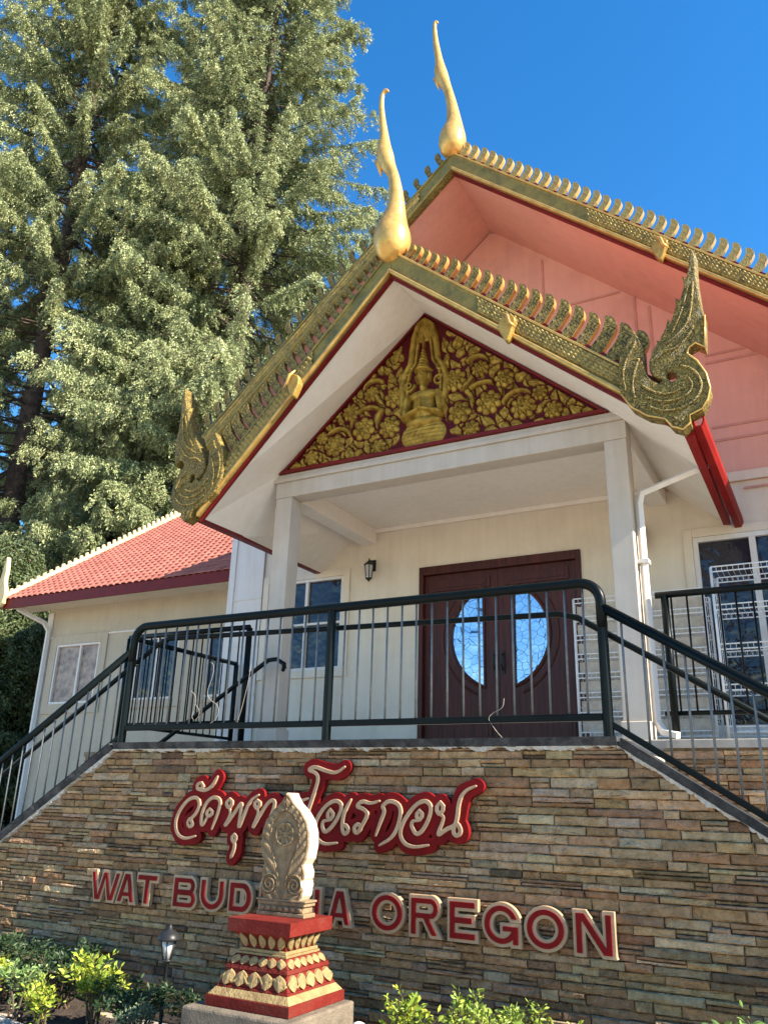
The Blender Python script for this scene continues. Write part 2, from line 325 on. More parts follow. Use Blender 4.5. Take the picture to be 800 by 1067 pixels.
# ------------------------------------------------------------ ground
g = MB(); g.add([(-160, -120, GZ), (160, -120, GZ), (160, 260, GZ), (-160, 260, GZ)], [(0, 1, 2, 3)])
tag(g.build('ground', M['grassy']), kind='structure')
pv = [(-14, 3.2), (-7.2, 4.42), (-5.5, 4.42), (-4.5, 4.2), (-3.7, 3.75), (-2.2, 3.5), (4, 3.4), (4, -6), (-14, -6)]
tag(raw('sidewalk', [(x, y, GZ+.05) for x, y in pv]+[(x, y, GZ-.02) for x, y in pv], [tuple(range(len(pv)))[::-1]]+[(i, (i+1) % len(pv), (i+1) % len(pv)+len(pv), i+len(pv)) for i in range(len(pv))], M['pave']), kind='structure')
n = 90; m_ = 22; bx = np.linspace(-9, 3, n); by = np.linspace(3.3, 5.06, m_)
X, Y = np.meshgrid(bx, by); Zb = GZ+.03+.05*np.sin(X*3.1)*np.sin(Y*4)+rng.normal(0, .012, X.shape)-.1*np.clip(4.0-Y, 0, 1)
idx = np.arange(n*m_).reshape(m_, n); q = np.stack([idx[:-1, :-1], idx[:-1, 1:], idx[1:, 1:], idx[1:, :-1]], -1).reshape(-1, 4)
tag(raw('planting_bed_soil', np.stack([X, Y, Zb], -1), q, M['soil'], smooth=True), kind='structure')
# ------------------------------------------------------------ ledgestone walls
def clip(poly, halfs):
    for (nx, nz, d) in halfs:       # keep nx*x+nz*z<=d
        out = []; k = len(poly)
        for i in range(k):
            a, b = poly[i], poly[(i+1) % k]; da = nx*a[0]+nz*a[1]-d; db = nx*b[0]+nz*b[1]-d
            if da <= 0: out.append(a)
            if (da < 0) != (db < 0) and abs(da-db) > 1e-12: t = da/(da-db); out.append((a[0]+(b[0]-a[0])*t, a[1]+(b[1]-a[1])*t))
        poly = out
        if len(poly) < 3: return []
    return poly
PAL = [((.45, .29, .15), 6), ((.35, .22, .115), 6), ((.50, .35, .20), 5), ((.29, .185, .10), 4), ((.33, .235, .145), 3), ((.39, .23, .115), 4), ((.17, .115, .07), 1), ((.44, .32, .20), 4), ((.34, .20, .11), 3)]
PW = [w for _, w in PAL]
def stones(name, x0, x1, z0, z1, halfs, Y0, m, parent, gain=1.):
    V, Fc, C = [], [], []; z = z0
    while z < z1:
        h = random.choice((.038, .045, .05, .056, .064)); x = x0-random.random()*.3
        while x < x1:
            l = random.choice((.10, .14, .18, .22, .26, .32, .40))*random.uniform(.85, 1.15)
            sub = [(x, x+l, z, z+h)]
            if random.random() < .16: sub = [(x, x+l, z, z+h*.48), (x, x+l, z+h*.48, z+h)]
            for (a, b, c, d) in sub:
                j = .0018; p = clip([(a+j, c+j), (b-j, c+j), (b-j, d-j), (a+j, d-j)], halfs)
                if len(p) < 3: continue
                A = abs(sum(p[i][0]*p[(i+1) % len(p)][1]-p[(i+1) % len(p)][0]*p[i][1] for i in range(len(p))))/2
                if A < .0004: continue
                dep = random.uniform(.016, .046); cx = sum(q[0] for q in p)/len(p); cz = sum(q[1] for q in p)/len(p)
                # densify the long edges so that the stone outline is rough
                pp = []
                for i in range(len(p)):
                    a_, b_ = p[i], p[(i+1) % len(p)]; k = max(1, int(math.hypot(b_[0]-a_[0], b_[1]-a_[1])/.05))
                    for s_ in range(k): t = s_/k; pp.append((a_[0]+(b_[0]-a_[0])*t, a_[1]+(b_[1]-a_[1])*t))
                p = pp; k = len(p); n0 = len(V)
                tx, tz = random.uniform(-.03, .03), random.uniform(-.12, .12)
                hh = d-c; ins = min(.006, hh*.14)
                V += [(q[0], Y0, q[1]) for q in p]
                V += [(q[0]+random.uniform(-.001, .001), Y0-dep+.008+random.uniform(-.003, .004), q[1]+random.uniform(-.0035, .0012)) for q in p]
                inn = []
                for q in p:
                    dx, dz = cx-q[0], cz-q[1]
                    inn.append((q[0]+max(-ins*1.5, min(ins*1.5, dx*.2)), Y0-dep+tx*(q[0]-cx)+tz*(q[1]-cz)+random.uniform(-.007, .006), q[1]+max(-ins, min(ins, dz*.35))))
                V += inn; V.append((cx, Y0-dep-random.uniform(-.002, .006), cz))
                for i in range(k):
                    i2 = (i+1) % k
                    Fc += [(n0+i, n0+i2, n0+k+i2, n0+k+i), (n0+k+i, n0+k+i2, n0+2*k+i2, n0+2*k+i), (n0+2*k+i, n0+2*k+i2, n0+3*k)]
                c0 = random.choices(PAL, PW)[0][0]; v = random.uniform(.8, 1.18)*gain; c0 = [cc*v*random.uniform(.94, 1.06) for cc in c0]
                C += [c0]*(3*k+1)
            x += l
        z += h
    return raw(name, V, Fc, m, parent, col=C)
SL = math.tan(math.radians(32.3)); XL, XR = -5.22, -1.17     # where the landing ends and the stairs start
TZ = .345                                                     # top of the stone, under the coping
wall = empty('stair_wall', (-3.2, 5.1, GZ), 'long ledgestone wall under the black railing, carrying the red lettering and sloping down along the stairs at both ends', 'stone wall')
h1 = [(-SL, 1, -SL*XL+TZ), (SL, 1, SL*XR+TZ), (0, 1, TZ)]
stones('ledgestone_facing', -8.6, 2.2, GZ-.05, TZ, h1, 5.06, M['stone'], wall)
b = MB(); b.prism([(XL-(TZ-GZ)/SL, GZ), (XR+(TZ-GZ)/SL, GZ), (XR, TZ-.01), (XL, TZ-.01)], 5.055, 5.2); b.build('wall_core', M['darkback'], wall)
# coping: slab with ragged mortar edge below
def coping_run(a, b_, name='coping'):
    dx, dz = b_[0]-a[0], b_[1]-a[1]; L_ = math.hypot(dx, dz); ux, uz = dx/L_, dz/L_; nx, nz = -uz, ux
    V, Fc = [], []; k = int(L_/.06)+2
    for i in range(k):
        t = L_*i/(k-1); x, z = a[0]+ux*t, a[1]+uz*t; jf = random.uniform(-.006, .006); jb = random.uniform(-.008, .006)
        V += [(x+nx*jb*.5, 5.0+jf, z+nz*jb*.5), (x, 5.24, z), (x+nx*.034, 5.24, z+nz*.05), (x+nx*(.05+jf*.3), 4.975+jf*1.2, z+nz*.05)]
    for i in range(k-1):
        o_ = 4*i
        for j in range(4): Fc.append((o_+j, o_+4+j, o_+4+(j+1) % 4, o_+(j+1) % 4))
    Fc += [(0, 1, 2, 3), (4*k-1, 4*k-2, 4*k-3, 4*k-4)]
    raw(name, V, Fc, M['slate'], wall)
    V, Fc = [], []; k = int(L_/.014)+2; d = .015
    for i in range(k):
        t = L_*i/(k-1); x, z = a[0]+ux*t, a[1]+uz*t; d = min(.034, max(.002, d+random.uniform(-.008, .008)+(.012-d)*.12)); dd = d+random.uniform(-.003, .003)
        V += [(x-nx*.001, 4.995+random.uniform(0, .006), z-nz*.001), (x-nx*dd, 5.004+random.uniform(-.004, .012), z-nz*dd), (x-nx*(dd+.004), 5.06, z-nz*(dd+.004)), (x-nx*.001, 5.06, z-nz*.001)]
    for i in range(k-1):
        o_ = 4*i
        for j in range(4): Fc.append((o_+j, o_+4+j, o_+4+(j+1) % 4, o_+(j+1) % 4))
    raw('mortar_edge', V, Fc, M['mortar'], wall)
cz = TZ+.012
coping_run((XL, cz), (XR, cz)); coping_run((XL-3.0, cz-3.0*SL), (XL, cz)); coping_run((XR, cz), (XR+3.0, cz-3.0*SL))
# stairs and landing, terrace
FZ = .505
st = empty('entrance_stairs', (-3.2, 5.8, GZ), 'concrete landing with two flights of steps behind the stone wall', 'stairs')
b = MB(); b.box(XL, XR, 5.245, 6.44, GZ, TZ+.02); b.build('landing', M['concrete'], st, bevel=.01)
for sx, x0 in ((-1, XL), (1, XR)):
    b = MB(); nst = 11; r_ = (TZ+.02-GZ)/nst; t_ = r_/SL
    for i in range(1, nst): b.box(x0+sx*(i-1)*t_+sx*.001, x0+sx*i*t_, 5.245, 6.44, GZ, max(TZ-.13-i*r_, GZ+.01))
    b.build('flight', M['concrete'], st)
b = MB(); b.box(-6.9, 4, 6.5, 8.3, GZ, FZ); ter = b.build('terrace_slab', M['concrete'], st, bevel=.01)
rw = empty('terrace_wall', (0, 6.48, GZ), 'sunlit stone wall behind the right-hand flight of stairs, under the rear railing', 'stone wall')
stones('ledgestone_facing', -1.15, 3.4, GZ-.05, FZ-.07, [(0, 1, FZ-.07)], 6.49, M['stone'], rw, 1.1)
b = MB(); b.box(-1.15, 3.6, 6.42, 6.495, FZ-.066, FZ-.012); b.build('coping', M['concrete'], rw)
lw_ = empty('terrace_wall', (-6, 6.48, GZ), 'stone wall behind the left-hand flight of stairs, under the rear railing', 'stone wall')
stones('ledgestone_facing', -6.9, -5.1, GZ-.05, FZ-.07, [(0, 1, FZ-.07)], 6.49, M['stone'], lw_)
b = MB(); b.box(-6.9, -5.1, 6.42, 6.495, FZ-.066, FZ-.012); b.build('coping', M['concrete'], lw_)
# ------------------------------------------------------------ front railing
YR = 5.1
def RX(x, y): return PX(x, y, YR)
fr = empty('front_railing', (-3.2, YR, TZ), 'dark green metal railing with thin balusters on top of the lettered stone wall', 'railing')
zt = 1.375; xl, xr = -5.24, -1.24; zb = .53
# landing top rail, rounded down into the end posts
def arc(cx, cz, r, a0, a1, n=7): return [(cx+r*math.cos(math.radians(a0+(a1-a0)*i/n)), YR, cz+r*math.sin(math.radians(a0+(a1-a0)*i/n))) for i in range(n+1)]
rr = .13
b = MB(); b.tube([(xl, YR, zt-.3)]+arc(xl+rr, zt-rr, rr, 180, 90)+arc(xr-rr, zt-rr, rr, 90, 0)+[(xr, YR, zt-.3)], .034, 14)
b.build('top_rail', M['rail'], fr, True)
xm = RX(343, 700)
for x in (xl, xm, xr):
    b = MB(); b.tube([(x, YR, TZ+.045), (x, YR, (zt-.02) if x == xm else zt-.28)], .033, 12); b.box(x-.055, x+.055, YR-.055, YR+.055, TZ+.047, TZ+.06); b.build('post', M['rail'], fr)
b = MB(); b.box(xl+.03, xm-.03, YR-.018, YR+.018, zb-.022, zb+.022); b.box(xm+.03, xr-.03, YR-.018, YR+.018, zb-.022, zb+.022); b.build('bottom_rail', M['rail'], fr, bevel=.006)
rd = random.Random(3)
def baluster(x, z0, z1, par, y=YR, r=.0075):
    b = MB(); j = rd.uniform(-.004, .004); b.tube([(x, y, z0), (x+j, y, z1)], r, 8); return b.build('baluster', M['rod'], par, True)
for a, c in ((xl, xm), (xm, xr)):
    k = int(round((c-a)/.118))
    for i in range(1, k): baluster(a+(c-a)*i/k, zb+.01, zt-.02, fr)
# stair sections: rails run parallel to the coping
zr = PZ(631, 632, YR); zl = PZ(135, 678, YR)
for sx, x0, zz, sl in ((1, xr, zr, SL), (-1, xl, zl, SL)):
    Ls = 3.0
    b = MB(); b.tube([(x0, YR, zz), (x0+sx*Ls, YR, zz-sl*Ls)], .032, 12); b.build('stair_top_rail', M['rail'], fr, True)
    z2 = (.50 if sx > 0 else .475)
    b = MB(); q = .022; b.add([(x0, YR-.018, z2-q), (x0, YR+.018, z2-q), (x0, YR+.018, z2+q), (x0, YR-.018, z2+q), (x0+sx*Ls, YR-.018, z2-q-sl*Ls), (x0+sx*Ls, YR+.018, z2-q-sl*Ls), (x0+sx*Ls, YR+.018, z2+q-sl*Ls), (x0+sx*Ls, YR-.018, z2+q-sl*Ls)],
        [(0, 1, 2, 3), (7, 6, 5, 4), (0, 4, 5, 1), (1, 5, 6, 2), (2, 6, 7, 3), (3, 7, 4, 0)]); b.build('stair_bottom_rail', M['rail'], fr, bevel=.005)
    k = int((Ls-.15)/.118)
    for i in range(1, k): x = x0+sx*i*.118; baluster(x, z2-sl*i*.118, zz-sl*i*.118, fr)
    b = MB(); x = x0+sx*2.75; b.tube([(x, YR, TZ-2.75*SL+.05), (x, YR, zz-sl*2.75)], .033, 12); b.build('post', M['rail'], fr)
# lower handrail on brackets behind the balusters
yh = YR+.09; pa = (PX(592, 640, yh), PZ(592, 640, yh)); pl_ = (PX(172, 666, yh), PZ(172, 666, yh))
b = MB(); b.tube([(pl_[0]-3.2, yh, pl_[1]-3.2*SL), (pl_[0]-.08, yh, pl_[1]-.05), (pl_[0]+.05, yh, pl_[1]), (pa[0]-.06, yh, pa[1]+.005), (pa[0]+.06, yh, pa[1]-.03), (pa[0]+3.2, yh, pa[1]-3.2*SL)], .021, 10); b.build('handrail', M['rail'], fr, True)
for x, z in ((xm, pl_[1]), (xr, pa[1]-.12), (xl, pl_[1]-.16)):
    b = MB(); b.tube([(x, YR+.02, z-.06), (x, yh-.01, z-.05), (x, yh, z-.015)], .007, 6); b.build('handrail_bracket', M['rail'], fr, True)
# rear railings on the terrace
def rear(name, label, runs, posts, hang=None):
    t = empty(name, (runs[0][0][0], runs[0][0][1], FZ), label, 'railing')
    for (a, c) in runs:
        a, c = Vector((*a, 0)), Vector((*c, 0)); d = (c-a).normalized(); b = MB(); z = 1.62
        b.tube([a+Vector((0, 0, z)), c+Vector((0, 0, z))], .027, 10); b.build('top_rail', M['rail'], t, True)
        b = MB(); b.tube([a+Vector((0, 0, .70)), c+Vector((0, 0, .70))], .018, 8); b.build('bottom_rail', M['rail'], t, True)
        k = int((c-a).length/.118)
        for i in range(1, k):
            p = a+d*(i*.118); b = MB(); b.tube([(p.x, p.y, .70), (p.x, p.y, 1.6)], .0075, 8); b.build('baluster', M['rail'], t, True)
    for (x, y) in posts: b = MB(); b.tube([(x, y, FZ), (x, y, 1.61)], .03, 10); b.build('post', M['rail'], t, True)
    return t
rear('terrace_railing', 'green rear railing on the terrace beside the right porch post', [((-1.17, 6.6), (2.2, 6.6))], [(-1.10, 6.6), (.9, 6.6)])
rear('terrace_railing', 'rear railing with a corner on the terrace, seen through the balusters left of the porch', [((-5.05, 6.42), (-6.66, 6.42)), ((-6.66, 6.45), (-6.66, 8.26))], [(-6.66, 6.42), (-5.05, 6.42), (-6.66, 8.26)])
t = empty('wall_handrail', (-4.8, 6.4, FZ), 'black curved handrail sloping down to the left from the left porch post', 'handrail')
b = MB(); b.tube([P(296, 697, 6.4), P(296, 692, 6.4), P(288, 687, 6.4), P(280, 688, 6.4), P(165, 776, 6.4), P(60, 856, 6.4)], .022, 10); b.build('rail', M['rail'], t, True)
b = MB(); b.tube([P(295, 697, 6.4), P(295, 697, 6.53)], .009, 6); b.ball(P(295, 698, 6.5), .02); b.build('bracket', M['rail'], t, True)
# cords of the fairy lights tied to the railing
for i, (x, y, pts, lb) in enumerate(((495, 740, [(525, 728), (524, 738), (515, 742), (508, 748), (512, 755), (517, 762), (523, 769)], 'short pale cord tied low to balusters in front of the door'),
                          (218, 720, [(219, 690), (223, 692), (222, 705), (215, 722), (219, 730), (228, 735), (227, 748), (219, 754)], 'pale cord hanging down the balusters left of the porch post'),
                          (200, 745, [(199, 720), (205, 726), (203, 738), (199, 748), (204, 752), (209, 742), (203, 733)], 'pale knotted cord on the railing at the far left of the landing'),
                          (260, 735, [(262, 690), (259, 710), (254, 730), (250, 745), (247, 753)], 'single pale cord strand crossing balusters beside the curved handrail'))):
    b = MB(); y_ = YR-.014; q = chaikin([tuple(P(px_, py_, y_-.006*(k % 2))) for k, (px_, py_) in enumerate(pts)], 2, False)
    o = b.tube(q, .0013, 5).build('cord', M['fabric'], None, True, origin=tuple(q[0])); tag(o, lb, 'cord', 'cords on the railing')
# ------------------------------------------------------------ lettering on the stone wall
YS = 4.985
LET = [('W', 94, 127), ('A', 122, 144), ('T', 142, 166), ('B', 180, 207), ('U', 208, 236), ('D', 238, 265), ('D', 270, 297), ('H', 300, 336), ('A', 340, 369), ('O', 385.5, 423), ('R', 426, 462), ('E', 466, 499), ('G', 502, 544), ('O', 546, 592), ('N', 597, 642)]
LBL = ['red letter W with beige border, at the left end of the bottom line', 'small letter A between the W and the T at the left end', 'letter T beside the gap after the first three letters', 'letter B starting the second word of the bottom line', 'letter U between the B and the D', 'letter D just left of the carved stone, half touching its edge',
       'letter D hidden behind the carved stone slab', 'letter H with only its right stroke showing beside the carved stone', 'letter A just right of the carved stone', 'round letter O starting the third word', 'letter R between the first O and the E of the third word', 'letter E in the middle of the third word', 'letter G between the E and the second O', 'round letter O next to the last letter N', 'letter N at the right end of the bottom line']
G_ = lambda w: w
def glyph(ch, w, h, s):        # centre-line geometry -> polygons by boolean-free distance field with square ends
    t = s
    if ch == 'O':
        return None
    return None
def glyph_sdf(ch, X, Z, w, h, s):
    # box/segment distance (Chebyshev-like, so corners stay square); returns field <0 inside
    def seg(ax, az, bx, bz, r=s/2, ext=0):
        dx, dz = bx-ax, bz-az; L_ = math.hypot(dx, dz); ux, uz = dx/L_, dz/L_
        u = (X-ax)*ux+(Z-az)*uz; v = np.abs(-(X-ax)*uz+(Z-az)*ux)
        return np.maximum(v-r, np.maximum(-u-ext, u-L_-ext))
    def clipz(f): return np.maximum(f, np.maximum(-Z, Z-h))
    def ell(cx, cz, rx, rz):
        return (np.sqrt(((X-cx)/rx)**2+((Z-cz)/rz)**2)-1)*min(rx, rz)
    q = s/2
    U = np.minimum
    if ch == 'T': return U(seg(0, h-q, w, h-q), seg(w/2, 0, w/2, h))
    if ch == 'H': return U(U(seg(q, 0, q, h), seg(w-q, 0, w-q, h)), seg(0, h/2, w, h/2))
    if ch == 'E': return U(U(seg(q, 0, q, h), seg(0, q, w, q)), U(seg(0, h-q, w, h-q), seg(0, h/2, w*.88, h/2)))
    if ch == 'N': return U(U(seg(q, 0, q, h), seg(w-q, 0, w-q, h)), clipz(seg(q*.9, h+.02, w-q*.9, -.02, q*1.02)))
    if ch == 'A': return clipz(U(U(seg(q*.8, -.03, w/2, h+.03, q*.95), seg(w-q*.8, -.03, w/2, h+.03, q*.95)), seg(w*.22, h*.27, w*.78, h*.27, q*.8)))
    if ch == 'W': return clipz(U(U(seg(q*.6, h+.02, w*.27, -.03, q*.85), seg(w*.27, -.03, w*.5, h+.02, q*.75)), U(seg(w*.5, h+.02, w*.73, -.03, q*.75), seg(w*.73, -.03, w-q*.6, h+.02, q*.85))))
    if ch == 'U':
        o = np.maximum(U(ell(w/2, w/2, w/2, w/2), np.maximum(np.abs(X-w/2)-w/2, w/2-Z)), Z-h); r = w/2-s
        i = U(ell(w/2, w/2, r, r), np.maximum(np.abs(X-w/2)-r, w/2-Z)); return np.maximum(o, -i)
    if ch == 'O': return np.maximum(ell(w/2, h/2, w/2, h/2), -ell(w/2, h/2, w/2-s, h/2-s*.9))
    if ch == 'G':
        o = np.maximum(ell(w/2, h/2, w/2, h/2), -ell(w/2, h/2, w/2-s, h/2-s*.9)); cut = np.maximum(np.abs(X-w*.85)-w*.4, np.abs(Z-h*.56)-h*.10)
        return U(U(np.maximum(o, -cut), seg(w-q, 0, w-q, h*.45)), seg(w*.55, h*.40, w, h*.40, q*.8))
    if ch == 'D':
        def body(ox): 
            r = h/2-ox; cx = w-h/2*.85
            return U(np.maximum(np.abs(Z-h/2)-r, np.maximum(ox-X, X-cx)), np.maximum(ell(cx, h/2, h/2*.85-ox, r), cx-X))
        return np.maximum(body(0), -body(s))
    if ch in 'BR':
        def bowl(z0, z1, ww, ox):
            r = (z1-z0)/2-ox; cx = ww-(z1-z0)/2*.9; c = (z0+z1)/2
            return U(np.maximum(np.abs(Z-c)-r, np.maximum(ox-X, X-cx)), np.maximum(ell(cx, c, (z1-z0)/2*.9-ox, r), cx-X))
        k = s*.88; top = np.maximum(bowl(h*.45, h, w*.94, 0), -bowl(h*.45, h, w*.94, k))
        if ch == 'B': return U(U(top, np.maximum(bowl(0, h*.56, w, 0), -bowl(0, h*.56, w, k))), seg(q, 0, q, h))
        return U(U(top, seg(q, 0, q, h)), clipz(seg(w*.5, h*.5, w*.92, -.03, q*.95)))
for (ch, xa, xb), lb in zip(LET, LBL):
    tm = (xa+xb)/2
    yt_ = np.interp(tm, [95, 183, 264, 405, 639], [905, 911, 918, 929, 950]); yb_ = np.interp(tm, [98, 181, 262, 405, 641], [940, 948, 955, 974, 1002])
    A = P(xa, (yt_+yb_)/2, YS); B = P(xb, (yt_+yb_)/2, YS); zt_, zb_ = PZ(tm, yt_, YS), PZ(tm, yb_, YS)
    x0, w, h = A[0], B[0]-A[0], zt_-zb_; bd = .022
    res = .0035; xs = np.arange(-.02, w+.02, res); zs = np.arange(-.02, h+.02, res); X, Z = np.meshgrid(xs, zs)
    # face: inner glyph inset from the plate's outline by the beige border
    X2, Z2 = X-bd, Z-bd
    s = .031
    f = glyph_sdf(ch, X2, Z2, w-2*bd, h-2*bd, s)
    t = empty('sign_letter', (float(x0+w/2), YS+.02, float(zb_)), lb, 'letter', 'letters on the stone wall')
    sh = lambda lps: [[(px_+x0, pz_+zb_) for px_, pz_ in lp] for lp in lps]
    plate('letter_plate', sh(contour(f, xs, zs, bd-.003)), YS-.01, YS+.028, M['beige'], t, .002)
    plate('letter_face', sh(contour(f, xs, zs, .0)), YS-.017, YS-.0085, M['signred'], t, .001)
# thai line: a red board following calligraphic beige strokes
def z1(p): return (175+p[0]/5, 785+p[1]/5)
def z2(p): return (315+p[0]/4.21, 785+p[1]/4.21)
S1 = [[(118, 338), (103, 362), (116, 387), (137, 372), (120, 345), (150, 318), (172, 268), (158, 228), (112, 238), (62, 300), (40, 370), (55, 428), (95, 448), (148, 432)],
      [(180, 152), (155, 165), (160, 192), (190, 180), (180, 155)], [(165, 192), (205, 195), (238, 168), (262, 122)],
      [(222, 288), (204, 314), (216, 332), (240, 312), (224, 290)], [(212, 330), (178, 388), (178, 325), (200, 262), (240, 226), (280, 242), (268, 305), (232, 396)],
      [(326, 236), (306, 264), (322, 288), (342, 258), (326, 238)], [(325, 288), (332, 322), (292, 392), (345, 322), (392, 245), (380, 330), (370, 400), (402, 320), (430, 250), (476, 218)],
      [(350, 420), (335, 445), (348, 466), (362, 442), (350, 420)], [(352, 465), (348, 505), (330, 545)],
      [(470, 243), (453, 268), (468, 292), (487, 264), (470, 245)], [(470, 292), (478, 315), (438, 404), (485, 320), (530, 250), (562, 245), (556, 290), (530, 350), (520, 398)],
      [(736, 236), (692, 252), (650, 240), (610, 268), (660, 300), (650, 350), (610, 390), (590, 360), (610, 330)]]
S2 = [[(188, 60), (152, 90), (104, 78), (58, 58), (26, 74), (62, 84), (76, 112), (48, 195), (16, 288), (2, 335), (-10, 400)],
      [(126, 244), (112, 272), (122, 296), (142, 272), (126, 246)], [(122, 296), (92, 296), (90, 330), (106, 352), (150, 302), (182, 232), (150, 203), (98, 236), (60, 300), (58, 360), (92, 402), (155, 394)],
      [(216, 204), (184, 262), (176, 332), (188, 360), (208, 338), (192, 312), (178, 330)],
      [(340, 210), (302, 223), (264, 209), (238, 235), (272, 244), (292, 268), (268, 312), (240, 358), (226, 328), (250, 308), (264, 332), (244, 354)],
      [(324, 362), (346, 300), (366, 252), (350, 234), (386, 205), (436, 230), (430, 302), (400, 370), (340, 405)],
      [(516, 248), (502, 274), (512, 298), (532, 272), (516, 250)], [(512, 298), (484, 296), (480, 324), (508, 366), (550, 310), (572, 240), (545, 205), (498, 226), (450, 290), (428, 350), (446, 396), (490, 415), (556, 404)],
      [(607, 212), (588, 244), (604, 272), (624, 242), (608, 214)], [(606, 272), (628, 280), (590, 368), (630, 336), (664, 322), (682, 306), (700, 344), (680, 368), (660, 344), (682, 290), (688, 210), (715, 165), (762, 145)]]
strokes = []
for fn, S_ in ((z1, S1), (z2, S2)):
    for st_ in S_:
        pts = chaikin([fn(p) for p in st_], 1, False) if len(st_) < 6 else chaikin([fn(p) for p in st_], 2, False)
        k = len(pts); w3 = []
        for i, (px_, py_) in enumerate(pts):
            p = P(px_, py_, YS-.02); e = min(i, k-1-i)/max(k*.18, 1); w3.append((p[0], p[2], .0065+.0065*min(1, e)))
        strokes.append(w3)
allp = np.array([p for s_ in strokes for p in s_]); xs = np.arange(allp[:, 0].min()-.08, allp[:, 0].max()+.08, .004); zs = np.arange(allp[:, 1].min()-.08, allp[:, 1].max()+.08, .004)
D = stroke_field(strokes, xs, zs)
ts = empty('script_sign', (-3.3, 5.0, -.3), 'red cut-out board with flowing beige Thai script high on the stone wall', 'sign')
wob = .006*np.sin(xs*31)[None, :]*np.cos(zs*27)[:, None]
plate('sign_board', contour(D+wob, xs, zs, .042), YS-.02, YS+.02, M['signred'], ts, .003)
plate('script_strokes', contour(D, xs, zs, .0), YS-.034, YS-.0185, M['beige'], ts, .003)
# ------------------------------------------------------------ carved boundary stone on its pedestal
CX, CY = -2.963, 4.27
t = empty('concrete_plinth', (CX, CY, GZ), 'rough concrete block carrying the red and gold pedestal', 'plinth')
b = MB(); b.box(CX-.37, CX+.33, CY-.35, CY+.30, GZ-.05, -1.052); b.build('block', M['shadecon'], t, bevel=.012)
ped = empty('pedestal', (CX, CY, -1.05), 'stepped red pedestal with gold leaf mouldings under the carved stone', 'pedestal')
def tier(name, m, segs):
    b = MB()
    for (h0, h1_, z0, z1_) in segs: b.frustum(CX, CY, h0, h1_, z0, z1_)
    return b.build(name, m, ped, bevel=.002)
tier('base', M['pedred'], [(.275, .275, -1.05, -.998)]); tier('gold_skirt', M['pedgold'], [(.268, .238, -.997, -.962)])
tier('foot', M['pedred'], [(.236, .232, -.961, -.95), (.228, .20, -.949, -.872)]); tier('wave_band', M['pedred'], [(.208, .204, -.871, -.85), (.198, .172, -.849, -.803)])
tier('gold_band', M['pedgold'], [(.166, .166, -.802, -.79), (.158, .156, -.789, -.772)]); tier('neck', M['pedred'], [(.146, .148, -.771, -.74), (.148, .165, -.739, -.715), (.165, .195, -.714, -.692)])
tier('top_slab', M['pedred'], [(.212, .212, -.691, -.622)])
def leafpoly(w, h, k=8): return [(w*.5*math.sin(math.pi*i/k)**.8*(1 if s > 0 else -1), h*i/k) for s in (1, -1) for i in (range(k+1) if s > 0 else range(k-1, 0, -1))]
def leaf_row(name, m, nL, z0, z1_, h0, h1_, wd, flip=False, th=.01):
    b = MB(); Hh = math.hypot(z1_-z0, h1_-h0)
    for side in range(4):
        ang = side*math.pi/2; R_ = Matrix.Rotation(ang, 3, 'Z')
        for i in range(nL):
            u0 = (i+.5)/nL*2-1; pl = leafpoly(wd, 1)
            fr_, bk = [], []
            for (lx, lt) in pl:
                tt = 1-lt if flip else lt; hh = h0+(h1_-h0)*tt; z = z0+(z1_-z0)*tt; x = u0*(hh-.004)+lx
                x = max(-hh, min(hh, x)); bul = th*(1-(abs(lx)/(wd*.5))**2*.6)
                fr_.append(R_ @ Vector((x, -(hh+bul), z))+Vector((CX, CY, 0))); bk.append(R_ @ Vector((x, -(hh-.004), z))+Vector((CX, CY, 0)))
            c = sum(fr_, Vector())/len(fr_)+R_ @ Vector((0, -th*.6, 0)); k = len(fr_)
            b.add(fr_+bk+[c], [(i_, (i_+1) % k, 2*k) for i_ in range(k)]+[(i_, k+i_, k+(i_+1) % k, (i_+1) % k) for i_ in range(k)])
    return b.build(name, m, ped)
leaf_row('neck_leaves', M['pedgold'], 5, -.768, -.696, .146, .176, .046, True, .012)
leaf_row('foot_leaves', M['pedgold'], 5, -.949, -.874, .228, .204, .078, False, .012)
leaf_row('wave_leaves', M['pedgold'], 6, -.848, -.804, .197, .173, .058, True, .011)
b = MB()
for side in range(4):
    R_ = Matrix.Rotation(side*math.pi/2, 3, 'Z'); pts = []
    for i in range(49):
        u_ = i/48*2-1; ph = i/48*4*2*math.pi; z = -.915+.018*math.sin(ph); hh = .228-(z+.949)/.077*.028; pts.append(R_ @ Vector((u_*hh, -hh-.006, z))+Vector((CX, CY, 0)))
    b.tube(pts, .007, 6)
b.build('scroll', M['pedgold'], ped, True)
